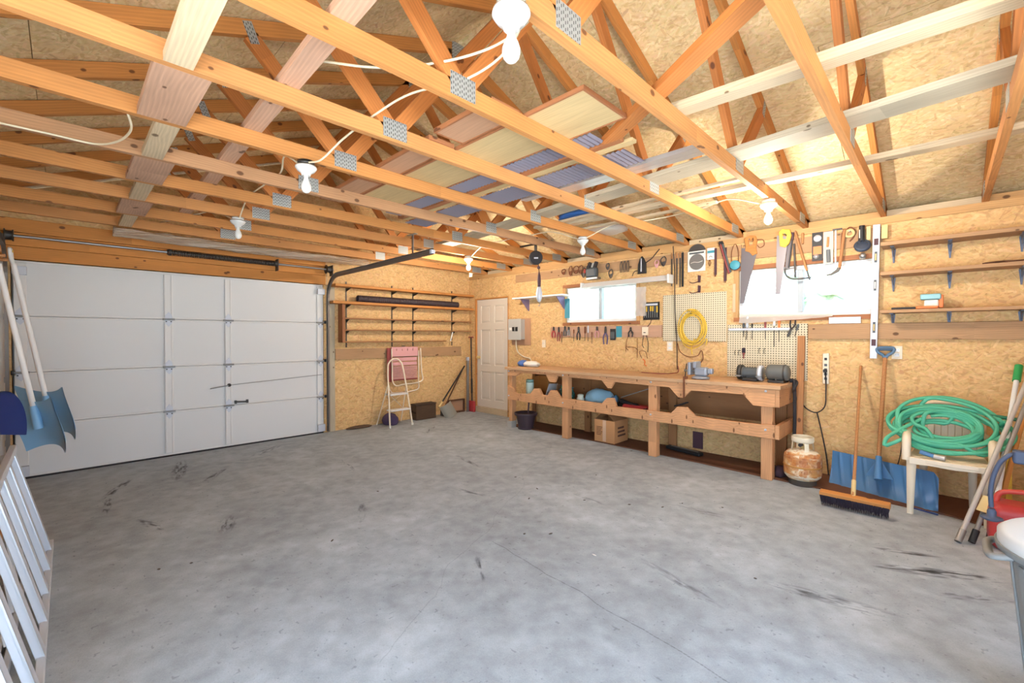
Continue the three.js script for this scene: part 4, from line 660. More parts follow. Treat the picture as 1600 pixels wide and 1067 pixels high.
driver(2.445, 1.49, 0.06, 0.12, M.rust, 'thin rusty awl left of the black handled pliers', 0.008); driver(2.22, 1.46, 0.08, 0.09, M.rust, 'short rusty punch between the red and grey pliers', 0.008);
{
  const t = thing('tool_package', 'black blister package on the lower board', 'package', [3.1, 1.34, 0.03]); box('card', [3.06, 3.145], [1.335, 1.49], [0.021, 0.025], M.black, t); box('blister', [3.07, 3.135], [1.35, 1.45], [0.025, 0.04], M.charcoal, t, 0.008);
  const u = thing('tool_package', 'teal package on the lower board', 'package', [3.2, 1.38, 0.03]); box('card', [3.155, 3.24], [1.375, 1.525], [0.021, 0.027], M.teal, u); box('price_label', [3.165, 3.235], [1.35, 1.374], [0.021, 0.025], M.gold, u);
  const v = thing('charger', 'small cream charger with dangling black leads', 'charger', [3.59, 1.4, 0.03]); box('case', [3.555, 3.635], [1.40, 1.51], [0.021, 0.06], M.cream, v, 0.008); box('clip', [3.58, 3.61], [1.43, 1.44], [0.06, 0.064], M.black, v);
  tube('lead', [[3.57, 1.40, 0.04], [3.555, 1.33, 0.03], [3.55, 1.27, 0.03], [3.57, 1.235, 0.03]], 0.004, M.blackSoft, v, 30, 6); tube('lead', [[3.61, 1.40, 0.04], [3.63, 1.3, 0.03], [3.625, 1.18, 0.03]], 0.004, M.blackSoft, v, 30, 6); tube('lead', [[3.62, 1.50, 0.05], [3.66, 1.56, 0.03], [3.67, 1.6, 0.03]], 0.004, M.blackSoft, v, 20, 6);
  tag(tube('wire_loop', [[3.35, 1.42, 0.03], [3.31, 1.3, 0.02], [3.3, 1.18, 0.02]], 0.0035, M.rust, scene, 24, 6), 'thin brown wire hanging under the small black pliers', 'wire'); tag(tube('wire_loop', [[3.47, 1.36, 0.02], [3.472, 1.25, 0.02], [3.47, 1.1, 0.02]], 0.0035, M.rust, scene, 24, 6), 'thin brown wire left of the cream charger', 'wire');
  const w = thing('wire_rack', 'bent wire rack fixed to the wall above the bench', 'rack', [3.5, 1.15, 0.04]); tube('wire', [[3.33, 1.2, 0.01], [3.33, 1.24, 0.07], [3.47, 1.235, 0.07], [3.47, 1.2, 0.01]], 0.004, M.rust, w, 30, 6); tube('wire', [[3.53, 1.1, 0.01], [3.53, 1.19, 0.07], [3.61, 1.19, 0.07], [3.61, 1.1, 0.01]], 0.004, M.rust, w, 30, 6);
  tag(tube('red_string', [[3.55, 1.09, 0.012], [3.58, 1.06, 0.02], [3.57, 1.02, 0.012], [3.6, 1.0, 0.012]], 0.007, M.orange, scene, 24, 6), 'tuft of red string on the wall above the bench', 'string');
}
{ // screwdriver set in a blister card
  const t = thing('screwdriver_set', 'black card of yellow handled screwdrivers right of the small window', 'screwdriver set', [3.66, 1.6, 0.02]); box('card', [3.55, 3.772], [1.60, 1.828], [0.001, 0.012], M.black, t); box('header', [3.57, 3.75], [1.785, 1.81], [0.012, 0.0135], M.aluDull, t);
  for (let i = 0; i < 7; i++) { const x = 3.572 + i * 0.029, h = rr(0.06, 0.085); rod('handle', [x, 1.775 - h, 0.022], [x, 1.775, 0.022], 0.009, i % 3 === 2 ? M.charcoal : M.yellow, t, 0.009, 10); rod('shaft', [x, 1.63, 0.022], [x, 1.775 - h, 0.022], 0.003, M.steel, t, 0.003, 6); }
  const g = new THREE.PlaneGeometry(0.2, 0.38, 14, 18), p = g.attributes.position; for (let i = 0; i < p.count; i++) p.setZ(i, 0.05 + 0.05 * fbm(p.getX(i) * 14 + 3, p.getY(i) * 12, 3)); g.computeVertexNormals();
  const o = new THREE.Mesh(g, M.film); o.name = 'plastic_bag'; o.position.set(3.52, 1.84, 0.0); add(scene, o); tag(o, 'clear plastic bag hanging at the right side of the small window', 'bag');
}
// upper board, left part
const scrap = (n, x, y, w, h, m, label, cat) => { const t = thing(n, label, cat, [x, y - h, 0.03], 'odds and ends on the upper board'); tube('loop', [[x, y, 0.03], [x + w / 2, y - h * 0.3, 0.045], [x + w * 0.3, y - h * 0.8, 0.045], [x, y - h, 0.045], [x - w * 0.4, y - h * 0.7, 0.045], [x - w / 2, y - h * 0.25, 0.04]], 0.007, m, t, 36, 6, true); plate('lug', [[x - w * 0.3, y - h * 0.55], [x + w * 0.3, y - h * 0.5], [x + w * 0.22, y - h * 0.9], [x - w * 0.2, y - h * 0.85]], 0.03, 0.014, m, t); hookAt(x, y - 0.005, t); };
scrap('pulley', 2.26, 2.40, 0.07, 0.08, M.rust, 'first rusty pulley on the left of the upper board', 'pulley'); scrap('rusty_hook', 2.39, 2.43, 0.06, 0.14, M.rust, 'thin rusty hook second on the upper board', 'hook'); scrap('pulley', 2.49, 2.42, 0.1, 0.11, M.rust, 'larger rusty pulley third on the upper board', 'pulley'); scrap('rusty_clamp', 2.575, 2.42, 0.07, 0.12, M.rust, 'rusty clamp touching the larger pulley', 'clamp'); scrap('rusty_clamp', 2.625, 2.38, 0.07, 0.14, M.iron, 'grey iron clamp left of the dark drill', 'clamp');
{
  const t = thing('power_tool', 'dark green power tool with a red button above the small window', 'power tool', [2.78, 2.19, 0.08]); box('body', [2.70, 2.88], [2.22, 2.36], [0.03, 0.12], M.charcoal, t, 0.03); bar('handle', [2.72, 2.35, 0.075], [2.76, 2.44, 0.06], 0.05, 0.045, M.blackSoft, t, [0, 0, 1], 0.015); bar('handle', [2.83, 2.34, 0.075], [2.86, 2.44, 0.06], 0.05, 0.04, M.blackSoft, t, [0, 0, 1], 0.012); box('sole', [2.72, 2.91], [2.19, 2.218], [0.03, 0.12], M.steel, t, 0.004); lathe('red_button', [[0, 0], [0.032, 0], [0.032, 0.02], [0.025, 0.03], [0, 0.032]], [2.695, 2.315, 0.075], M.red, t, 18, [-0.5, 0.2, 1]); plate('light_panel', rect(2.765, 2.83, 2.36, 2.43), 0.03, 0.03, M.greyBox, t);
}
scrap('spanner', 3.03, 2.40, 0.05, 0.09, M.iron, 'small iron spanner right of the dark power tool', 'spanner'); scrap('shackle', 3.08, 2.31, 0.06, 0.12, M.iron, 'square iron shackle just over the shop light', 'shackle');
for (const [x, l] of [[3.235, 'first of three thin pincers on the upper board'], [3.285, 'middle of three thin pincers on the upper board'], [3.335, 'last of three thin pincers, next to the black case']]) { const t = thing('pincers', l, 'pincers', [x, 2.25, 0.03], 'three pincers'); for (const s of [-1, 1]) tube('arm', [[x + s * 0.006, 2.40, 0.03], [x + s * 0.016, 2.35, 0.035], [x + s * 0.01, 2.25, 0.035]], 0.005, M.darkSteel, t, 16, 6); hookAt(x, 2.39, t); }
{
  const t = thing('pointed_case', 'black pointed iron with a cord above the shop light', 'iron', [3.545, 2.2, 0.06]); plate('sole', [[3.485, 2.205], [3.605, 2.205], [3.60, 2.33], [3.57, 2.40], [3.545, 2.432], [3.52, 2.40], [3.49, 2.33]], 0.022, 0.03, M.black, t, undefined, 0.006); plate('spine', [[3.535, 2.23], [3.55, 2.23], [3.548, 2.40], [3.54, 2.40]], 0.052, 0.012, M.aluDull, t);
  tube('cord', [[3.60, 2.34, 0.04], [3.68, 2.38, 0.05], [3.75, 2.45, 0.05], [3.79, 2.49, 0.05]], 0.006, M.blackSoft, t, 30, 6); tube('cord', [[3.5, 2.25, 0.04], [3.43, 2.24, 0.035], [3.4, 2.19, 0.03]], 0.005, M.blackSoft, t, 20, 6);
}
scrap('caliper', 3.84, 2.39, 0.07, 0.12, M.iron, 'dark caliper left of the long black cord', 'caliper'); scrap('chisel_roll', 3.75, 2.36, 0.05, 0.1, M.pinkChair, 'pinkish handled tool between the black iron and the caliper', 'hand tool');
for (const [x, h, l] of [[3.94, 0.40, 'leftmost thin grey rasp by the black hanging cord'], [4.005, 0.38, 'second thin grey rasp by the black hanging cord'], [4.045, 0.42, 'third thin rasp, left of the black file']]) { const t = thing('rasp', l, 'rasp', [x, 2.4 - h, 0.03], 'thin rasps'); plate('blade', [[x - 0.009, 2.36], [x + 0.009, 2.36], [x + 0.006, 2.41 - h], [x - 0.006, 2.41 - h]], 0.022, 0.006, M.iron, t); rod('handle', [x, 2.35, 0.028], [x, 2.42, 0.028], 0.01, M.stick, t, 0.008, 10); }
{ const t = thing('file', 'straight black file left of the round saw blades', 'file', [4.08, 2.0, 0.03]); plate('blade', rect(4.066, 4.09, 1.995, 2.41), 0.022, 0.008, M.black, t, undefined, 0.001); rod('hook', [4.078, 2.412, 0.01], [4.078, 2.416, 0.04], 0.003, M.steel, t, 0.003, 6); }
{ // circular saw blades on a card
  const t = thing('saw_blade_pack', 'round saw blades in a white card sleeve', 'saw blade', [4.24, 2.16, 0.03]);
  const teeth = []; for (let i = 0; i < 72; i++) { const a = i / 72 * 6.283, r = i % 2 ? 0.108 : 0.1; teeth.push([4.25 + Math.cos(a) * r, 2.385 + Math.sin(a) * r]); } plate('blade', teeth, 0.021, 0.003, M.iron, t);
  box('sleeve', [4.143, 4.352], [2.163, 2.405], [0.0255, 0.03], M.paper, t); const c2 = []; for (let i = 0; i < 40; i++) { const a = i / 40 * 6.283; c2.push([4.25 + Math.cos(a) * 0.09, 2.275 + Math.sin(a) * 0.095]); } plate('window_disc', c2, 0.0302, 0.003, std(0x83807c, 0.4, 0.4), t); tube('logo_swash', [[4.18, 2.265, 0.035], [4.22, 2.275, 0.035], [4.27, 2.268, 0.035], [4.32, 2.28, 0.035]], 0.003, M.paper, t, 20, 6); box('band', [4.16, 4.335], [2.372, 2.392], [0.03, 0.0306], M.charcoal, t);
}
{ const t = thing('tool_package', 'white card package with a teal band near the saw blades', 'package', [4.41, 2.28, 0.03]); box('card', [4.37, 4.455], [2.285, 2.42], [0.021, 0.026], M.paper, t); box('band', [4.372, 4.453], [2.36, 2.39], [0.026, 0.0268], M.teal, t); tube('print_mark', [[4.39, 2.31, 0.0265], [4.41, 2.325, 0.0265], [4.43, 2.31, 0.0265]], 0.003, M.iron, t, 12, 5); tube('ring', [[4.40, 2.28, 0.03], [4.415, 2.24, 0.035], [4.4, 2.21, 0.03], [4.39, 2.24, 0.03]], 0.004, M.rust, t, 24, 5, true); }
{ const t = thing('rasp', 'flat brown rasp between the card package and red rods', 'rasp', [4.465, 2.08, 0.03]); plate('blade', [[4.453, 2.10], [4.478, 2.10], [4.478, 2.41], [4.453, 2.41]], 0.021, 0.008, M.maroon, t); plate('tang', [[4.456, 2.08], [4.47, 2.08], [4.472, 2.10], [4.456, 2.10]], 0.021, 0.006, M.rust, t); }
for (const [x, y, x1, y1, m, l] of [[4.525, 2.44, 4.62, 2.10, M.redDark, 'slanting red rod right of the brown rasp'], [4.55, 2.44, 4.635, 2.11, M.charcoal, 'slanting dark grey rod beside the red one']]) { const t = thing('rod_tool', l, 'rod', [x1, y1, 0.04]); rod('shaft', [x, y, 0.045], [x1, y1, 0.04], 0.011, m, t); rod('tip', [x, y, 0.045], [x - 0.012, y + 0.035, 0.046], 0.015, M.blackSoft, t, 0.01); }
{ const t = thing('file', 'brown file hanging between red rods and the big saw', 'file', [4.575, 2.01, 0.03]); plate('blade', rect(4.56, 4.588, 2.02, 2.40), 0.0215, 0.008, M.maroon, t); rod('tang', [4.574, 2.0, 0.0255], [4.574, 2.02, 0.0255], 0.005, M.rust, t); }
{ const t = thing('chalk_reel', 'blue string reel on a wire hanger left of the big saw', 'reel', [4.685, 2.13, 0.05]); lathe('reel', [[0, -0.025], [0.05, -0.025], [0.052, 0], [0.05, 0.025], [0, 0.025]], [4.685, 2.185, 0.05], M.teal, t, 22, [0.2, 0, 1]); lathe('string', [[0.05, -0.018], [0.056, 0], [0.05, 0.018]], [4.685, 2.185, 0.05], M.navy, t, 22, [0.2, 0, 1]); tube('wire_hanger', [[4.65, 2.20, 0.05], [4.648, 2.35, 0.04], [4.68, 2.425, 0.035], [4.715, 2.35, 0.04], [4.722, 2.2, 0.05]], 0.004, M.rust, t, 40, 6); }
// hand saws
{
  const t = thing('hand_saw', 'large hand saw with an orange wooden handle left of the window', 'saw', [4.8, 1.76, 0.04]); const z = 0.03;
  const saw = [[4.735, 1.755], [4.775, 1.755], [4.895, 2.27], [4.89, 2.30], [4.80, 2.36], [4.745, 2.37]]; plate('blade', saw, z, 0.002, std(0x8d8a90, 0.35, 0.7), t);
  plate('handle', [[4.775, 2.47], [4.83, 2.495], [4.89, 2.48], [4.905, 2.43], [4.895, 2.35], [4.905, 2.29], [4.86, 2.27], [4.83, 2.31], [4.785, 2.33], [4.79, 2.38]], z - 0.008, 0.022, M.shelfOrange, t, [[[4.81, 2.44], [4.865, 2.45], [4.87, 2.385], [4.82, 2.375]]], 0.004); rod('hook', [4.83, 2.45, 0.018], [4.83, 2.455, 0.06], 0.005, M.steel, t);
  tag(tube('wire_loop', [[4.90, 2.44, 0.03], [4.96, 2.43, 0.03], [4.97, 2.37, 0.03], [4.93, 2.35, 0.03], [4.905, 2.38, 0.03]], 0.004, M.rust, scene, 40, 6), 'small rusty wire ring right of the orange saw handle', 'wire');
}
{
  const t = thing('hand_saw', 'hand saw with a yellow handle hanging over the window', 'saw', [5.14, 1.83, 0.07]); const z = 0.06;
  plate('blade', [[5.09, 1.83], [5.135, 1.83], [5.205, 2.42], [5.10, 2.45]], z, 0.002, std(0x9a979c, 0.35, 0.7), t); plate('handle', [[5.12, 2.57], [5.15, 2.60], [5.22, 2.58], [5.235, 2.52], [5.215, 2.44], [5.18, 2.40], [5.13, 2.42], [5.125, 2.47]].map(([x, y]) => [x, y - 0.09]), z - 0.008, 0.022, M.yellow, t, [[[5.15, 2.55], [5.2, 2.54], [5.19, 2.48], [5.155, 2.49]].map(([x, y]) => [x, y - 0.09])], 0.004); rod('hook', [5.175, 2.445, 0.018], [5.175, 2.452, 0.09], 0.005, M.steel, t);
  const b = thing('back_saw', 'dark spined back saw directly behind the bow saw', 'saw', [5.2, 2.09, 0.04]); plate('blade', [[5.17, 2.09], [5.2, 2.1], [5.235, 2.38], [5.19, 2.38]], 0.03, 0.002, std(0x6c6668, 0.4, 0.6), b); bar('spine', [5.203, 2.10, 0.032], [5.24, 2.44, 0.032], 0.012, 0.014, M.black, b, [1, 0, 0]); plate('handle', [[5.19, 2.385], [5.245, 2.385], [5.25, 2.46], [5.205, 2.475]], 0.023, 0.018, M.maroon, b, undefined, 0.003);
  const f = thing('bow_saw', 'bow saw with a wooden handle and thin steel frame', 'saw', [5.3, 1.95, 0.06]); bar('handle', [5.262, 2.47, 0.06], [5.37, 2.05, 0.06], 0.022, 0.026, M.stick, f, [0, 0, 1], 0.008); rod('post', [5.255, 2.34, 0.06], [5.27, 1.99, 0.06], 0.009, M.iron, f); tube('frame', [[5.175, 2.09, 0.06], [5.18, 2.04, 0.06], [5.22, 1.99, 0.06], [5.3, 1.975, 0.06], [5.405, 1.98, 0.06]], 0.0085, M.iron, f, 40, 7); rod('cross_wire', [5.18, 2.085, 0.06], [5.256, 2.09, 0.06], 0.004, M.iron, f); rod('lower_arm', [5.37, 2.05, 0.06], [5.395, 1.955, 0.06], 0.007, M.iron, f); rod('peg', [5.262, 2.455, 0.018], [5.262, 2.46, 0.08], 0.005, M.steel, f);
  tag(bar('wooden_dowel', [5.325, 2.445, 0.03], [5.325, 2.33, 0.03], 0.022, 0.026, M.stick, scene, [0, 0, 1], 0.008), 'short spare wooden handle beside the bow saw', 'handle');
}
{ // packages and tools over the right half of the window
  const t = thing('tool_package', 'black package with silver hardware over the window', 'package', [5.45, 2.14, 0.03]); box('card', [5.405, 5.495], [2.145, 2.43], [0.021, 0.026], M.black, t); lathe('steel_dome', [[0, 0.022], [0.02, 0.018], [0.034, 0]], [5.45, 2.37, 0.026], M.aluDull, t, 20, [0, 0, 1]); box('print_panel', [5.415, 5.485], [2.21, 2.29], [0.026, 0.0268], M.orange, t); lathe('steel_dome', [[0, 0.018], [0.015, 0.015], [0.026, 0]], [5.44, 2.19, 0.0268], M.alu, t, 18, [0, 0, 1]);
  const u = thing('utility_knife', 'carded utility knife with an orange handle', 'knife', [5.54, 2.1, 0.03]); box('card', [5.50, 5.58], [2.105, 2.425], [0.021, 0.025], M.greyBox, u); bar('handle', [5.54, 2.37, 0.033], [5.535, 2.27, 0.033], 0.014, 0.018, M.orange, u, [1, 0, 0], 0.006); bar('sheath', [5.54, 2.245, 0.033], [5.545, 2.12, 0.033], 0.014, 0.032, M.charcoal, u, [1, 0, 0], 0.006);
  const s = thing('try_square', 'thin steel square ruler beside the utility knife', 'square', [5.6, 2.1, 0.03]); box('blade', [5.592, 5.604], [2.11, 2.425], [0.021, 0.025], M.steel, s); box('stock', [5.575, 5.65], [2.425, 2.44], [0.021, 0.034], M.darkSteel, s);
  const h = thing('hatchet', 'pick hammer with a wooden handle hanging over the window', 'hammer', [5.64, 1.97, 0.06]); bar('handle', [5.672, 2.42, 0.05], [5.635, 2.03, 0.06], 0.02, 0.026, M.plank, h, [1, 0, 0], 0.008); plate('head', [[5.645, 2.05], [5.635, 2.015], [5.575, 1.985], [5.535, 1.982], [5.53, 1.995], [5.57, 2.005], [5.61, 2.035], [5.62, 2.06]], 0.05, 0.022, M.iron, h, undefined, 0.003); rod('hook', [5.655, 2.40, 0.018], [5.655, 2.405, 0.065], 0.004, M.steel, h);
  const r = thing('tape_roll', 'roll of tan tape hanging beside the pick hammer', 'tape', [5.71, 2.3, 0.04]); lathe('roll', [[0.02, -0.012], [0.042, -0.012], [0.042, 0.012], [0.02, 0.012], [0.02, -0.012]], [5.71, 2.375, 0.035], M.gold, r, 26, [0, 0, 1]); tube('wire_hook', [[5.69, 2.42, 0.03], [5.71, 2.435, 0.035], [5.75, 2.40, 0.035], [5.74, 2.34, 0.03], [5.71, 2.30, 0.03]], 0.006, M.rust, r, 30, 6); rod('core', [5.71, 2.395, 0.018], [5.71, 2.395, 0.06], 0.006, M.steel, r);
  tag(bar('pry_bar', [5.655, 2.39, 0.03], [5.645, 2.14, 0.03], 0.012, 0.02, M.rust, scene, [1, 0, 0], 0.003), 'short rusty bar behind the pick hammer', 'bar');
  const g = thing('pump_sprayer', 'black pump with a ribbed round head hanging by the level', 'pump', [5.81, 2.11, 0.06]); rod('barrel', [5.803, 2.29, 0.055], [5.805, 2.43, 0.055], 0.026, M.black, g, 0.022, 20); lathe('head', [[0, -0.02], [0.045, -0.02], [0.062, -0.005], [0.064, 0.02], [0.05, 0.03], [0, 0.034]], [5.81, 2.235, 0.06], std(0x333f52, 0.45), g, 22, [0.0, 0.5, 1]); lathe('nozzle', [[0, 0], [0.022, 0], [0.028, 0.03], [0.016, 0.05], [0, 0.05]], [5.812, 2.12, 0.06], M.steel, g, 16); for (let i = 0; i < 10; i++) { const a = i / 10 * 6.283; box('rib', [5.81 + Math.cos(a) * 0.045 - 0.004, 5.81 + Math.cos(a) * 0.045 + 0.004], [2.235 + Math.sin(a) * 0.045 - 0.004, 2.235 + Math.sin(a) * 0.045 + 0.004], [0.07, 0.1], M.black, g); } bar('white_stripe', [5.79, 2.31, 0.081], [5.79, 2.39, 0.08], 0.003, 0.006, M.paper, g, [1, 0, 0]);
  tag(box('match_box', [5.835, 5.868], [2.29, 2.42], [0.0205, 0.04], M.gold, scene, 0.003), 'narrow gold coloured box left of the long level', 'box');
  tag(box('wood_block', [5.945, 5.99], [2.285, 2.41], [0.0005, 0.05], M.gold, scene, 0.003), 'short wooden block right of the top of the level', 'block');
}
{ // long spirit level
  const t = thing('spirit_level', 'long aluminium spirit level hanging right of the big window', 'level', [5.9, 1.18, 0.06]); const x = (y) => 5.905 + (y - 1.8) * 0.012;
  bar('beam', [x(1.182), 1.182, 0.055], [x(2.42), 2.42, 0.055], 0.024, 0.052, M.aluDull, t, [1, 0, 0], 0.003);
  for (const y of [1.33, 2.26]) bar('hand_hole', [x(y - 0.03), y - 0.03, 0.0675], [x(y + 0.03), y + 0.03, 0.0675], 0.001, 0.032, M.maroon, t, [1, 0, 0]);
  for (const y of [1.47, 1.86, 2.12]) { const v = bar('vial_window', [x(y - 0.05), y - 0.05, 0.0675], [x(y + 0.05), y + 0.05, 0.0675], 0.001, 0.02, M.charcoal, t, [1, 0, 0]); rod('vial', [x(y - 0.03), y - 0.03, 0.07], [x(y + 0.03), y + 0.03, 0.07], 0.006, y === 1.86 ? M.paper : M.gold, v); }
  rod('nail', [x(2.40), 2.40, 0.018], [x(2.40), 2.405, 0.08], 0.003, M.steel, t);
}
{ // sagging film under the big window, wood stick, level-side slip
  const g = new THREE.PlaneGeometry(0.85, 0.12, 20, 5), p = g.attributes.position; for (let i = 0; i < p.count; i++) { const u = p.getX(i) / 0.85 + 0.5, v = p.getY(i) / 0.12 + 0.5; p.setXYZ(i, p.getX(i), v * 0.10 * (1 - u * 0.7) - 0.05 * (1 - u) + 0.02 * fbm(u * 6, v * 2, 2), 0.03 + 0.04 * (1 - v)); } g.computeVertexNormals();
  const o = new THREE.Mesh(g, M.film); o.name = 'window_film'; o.position.set(5.16, 1.57, 0.0); add(scene, o); tag(o, 'loose clear film sagging along the sill of the big window', 'plastic film');
  tag(box('wood_strip', [4.652, 4.682], [1.66, 1.98], [0.0005, 0.02], M.pale, scene), 'thin pale wooden strip left of the big window', 'strip'); tag(box('foam_pad', [5.55, 5.80], [1.512, 1.575], [0.017, 0.03], M.aluDull, scene, 0.003), 'grey foam pad below the right half of the big window', 'foam');
}
// screwdrivers in the strip of the right pegboard
driver(4.775, 1.60, 0.12, 0.10, M.charcoal, 'dark handled screwdriver at the left of the right pegboard', 0.013); driver(4.815, 1.61, 0.13, 0.13, M.aluDull, 'large grey handled screwdriver on the right pegboard', 0.018, -0.05); driver(4.86, 1.53, 0.05, 0.12, M.blackSoft, 'thin short screwdriver third from left on the right pegboard', 0.008); driver(4.99, 1.55, 0.09, 0.10, M.redDark, 'red handled screwdriver in the middle of the right pegboard'); driver(5.075, 1.595, 0.10, 0.22, M.vinyl, 'long screwdriver with a white handle on the right pegboard', 0.014); driver(5.12, 1.57, 0.11, 0.13, M.orange, 'orange handled screwdriver next to the white handled one', 0.013);
{ const t = thing('pliers', 'black pliers hooked on the right end of the pegboard strip', 'pliers', [5.23, 1.38, 0.05]); for (const s of [-1, 1]) tube('handle', [[5.235, 1.46, 0.055], [5.245 + s * 0.02, 1.5, 0.055], [5.25 + s * 0.022, 1.555, 0.055]], 0.008, M.blackSoft, t, 16, 7); bar('jaw', [5.236, 1.47, 0.055], [5.205, 1.385, 0.055], 0.012, 0.022, M.darkSteel, t, [1, 0, 0], 0.004); rod('hook', [5.238, 1.46, 0.03], [5.238, 1.462, 0.06], 0.003, M.steel, t); }
driver(5.295, 1.515, 0.07, 0.06, M.charcoal, 'stubby dark screwdriver at the right end of the pegboard', 0.011, -0.25);
for (const [x, y, l] of [[4.69, 1.225, 'leftmost wire hook low on the right pegboard'], [4.73, 1.225, 'second wire hook low on the right pegboard'], [4.935, 1.25, 'third wire hook low on the right pegboard'], [4.985, 1.25, 'fourth wire hook low on the right pegboard']]) tag(tube('peg_hook', [[x, y, 0.018], [x, y + 0.006, 0.05], [x, y - 0.03, 0.06], [x, y - 0.05, 0.05]], 0.003, M.darkSteel, scene, 20, 6), l, 'hook', 'pegboard hooks');
{ const t = thing('paint_brush', 'small dark brush hanging low on the right pegboard', 'brush', [4.775, 1.17, 0.04]); box('bristles', [4.757, 4.793], [1.205, 1.26], [0.025, 0.04], M.bristle, t, 0.006); box('ferrule', [4.76, 4.79], [1.19, 1.204], [0.026, 0.039], M.redDark, t, 0.002); rod('handle', [4.775, 1.14, 0.033], [4.775, 1.19, 0.033], 0.006, M.redDark, t); rod('hook', [4.775, 1.20, 0.018], [4.775, 1.202, 0.045], 0.003, M.steel, t); }
for (const [y0, l, k] of [[2.12, 'upper dark red wall hook above the left pegboard', 0], [2.0, 'lower dark red wall hook above the left pegboard', 1]]) { const t = thing('wall_hook', l, 'hook', [4.27, y0 - 0.1, 0.02]); plate('back_plate', [[4.255, y0], [4.29, y0 - 0.01], [4.285, y0 - 0.09], [4.255, y0 - 0.09]], 0.001, 0.008, M.maroon, t, undefined, 0.001); tube('prong', [[4.27, y0 - 0.07, 0.008], [4.26, y0 - 0.09, 0.06], [4.22, y0 - 0.1, 0.09], [4.19, y0 - 0.085, 0.095]], 0.005, M.maroon, t, 24, 6); }
// retractable reel with a work light, hanging in front of the wall
{
  const t = thing('cord_reel', 'round black cord reel hanging from a chord left of the small window', 'cord reel', [2.85, 2.3, 1.0]); const x = 2.85 - 0.33, z = 1.0;
  void x; const cx = 2.545, cy = 2.412;
  lathe('drum', [[0, -0.05], [0.075, -0.05], [0.088, -0.035], [0.09, 0], [0.088, 0.035], [0.075, 0.05], [0, 0.052]], [cx, cy, z], M.blackSoft, t, 30, [0.75, 0, 0.66]); box('hanger', [cx - 0.02, cx + 0.02], [cy + 0.085, CB + 0.085], [z - 0.006, z + 0.006], M.darkSteel, t); bar('cross_bar', [2.27, CT + 0.01, z], [2.82, CT + 0.01, z], 0.03, 0.018, M.darkSteel, t); bar('label_mark', [cx + 0.02, cy - 0.01, z + 0.055], [cx + 0.06, cy - 0.01, z + 0.02], 0.001, 0.018, M.aluDull, t);
  rod('cord', [cx + 0.045, cy - 0.08, z], [cx + 0.06, cy - 0.2, z], 0.005, M.blackSoft, t, 0.005, 8); rod('cord_stop', [cx + 0.05, cy - 0.12, z], [cx + 0.053, cy - 0.145, z], 0.02, M.maroon, t);
  const w = thing('work_light', 'hanging work light with a dark grip and silver cage', 'work light', [cx + 0.06, 1.8, z]); lathe('grip', [[0, 0], [0.02, 0.005], [0.024, 0.08], [0.018, 0.15], [0.008, 0.19], [0, 0.19]], [cx + 0.06, 2.03, z], M.maroon, w, 16); lathe('cage', [[0, 0], [0.02, 0.01], [0.04, 0.06], [0.042, 0.12], [0.028, 0.18], [0.022, 0.2], [0, 0.2]], [cx + 0.06, 1.83, z], M.aluDull, w, 16); tube('tip_hook', [[cx + 0.06, 1.83, z], [cx + 0.075, 1.80, z], [cx + 0.06, 1.78, z], [cx + 0.045, 1.79, z]], 0.004, M.steel, w, 20, 6);
}
// ---------------------------------------------------------------- right part of the back wall: shelves
{
  const rows = [[2.222, 0.034, 'top'], [1.958, 0.03, 'middle'], [1.62, 0.026, 'bottom']];
  for (const [y, th, nm] of rows) {
    tag(box('wall_shelf', [5.955, 7.25], [y - th, y], [0.001, 0.25], M.ledger, scene, 0.003), { top: 'top shelf right of the level, empty', middle: 'middle shelf on the right with a twig on it', bottom: 'bottom shelf on the right with the brush and small tub' }[nm], 'shelf', 'right hand wall shelves');
    [6.03, 6.395, 6.80].forEach((x, i) => {
      const t = thing('shelf_bracket', `dark blue bracket under the ${nm} right shelf, ${['beside the level', 'in the middle', 'at the right edge'][i]}`, 'bracket', [x, y - th - 0.13, 0.05], 'right shelf brackets');
      plateX('gusset', [[0.004, y - th - 0.008], [0.18, y - th - 0.008], [0.17, y - th - 0.02], [0.09, y - th - 0.03], [0.03, y - th - 0.075], [0.02, y - th - 0.13], [0.004, y - th - 0.13]], x - 0.003, 0.006, M.blueBracket, t); box('arm', [x - 0.014, x + 0.014], [y - th - 0.008, y - th - 0.0005], [0.004, 0.2], M.blueBracket, t, 0.002); plate('wall_leg', [[x - 0.016, y - th - 0.009], [x + 0.016, y - th - 0.009], [x + 0.012, y - th - 0.05], [x + 0.005, y - th - 0.13], [x - 0.005, y - th - 0.13], [x - 0.012, y - th - 0.05]], 0.0005, 0.0035, M.blueBracket, t);
    });
  }
  const b = thing('scrub_brush', 'brush with a red and black handle on the bottom right shelf', 'brush', [6.2, 1.62, 0.2]); bar('black_handle', [6.03, 1.632, 0.2], [6.19, 1.632, 0.2], 0.024, 0.018, M.black, b, [0, 1, 0], 0.006); bar('red_handle', [6.19, 1.634, 0.2], [6.33, 1.634, 0.2], 0.03, 0.022, M.orange, b, [0, 1, 0], 0.008);
  const c = thing('small_tub', 'small clear tub with a teal lid on the bottom right shelf', 'tub', [6.28, 1.62, 0.12]); box('tub', [6.24, 6.33], [1.621, 1.70], [0.07, 0.15], M.paper, c, 0.012); box('teal_lid', [6.215, 6.345], [1.702, 1.75], [0.06, 0.16], std(0x8fc0c6, 0.5), c, 0.01); box('orange_end', [6.331, 6.36], [1.63, 1.74], [0.08, 0.14], M.orange, c, 0.006);
  tag(tube('twig', [[6.58, 1.966, 0.18], [6.64, 1.97, 0.2], [6.7, 1.975, 0.16], [6.76, 1.968, 0.2], [6.9, 1.972, 0.17]], 0.008, M.darkwood, scene, 40, 6), 'crooked brown twig on the middle right shelf', 'twig');
}
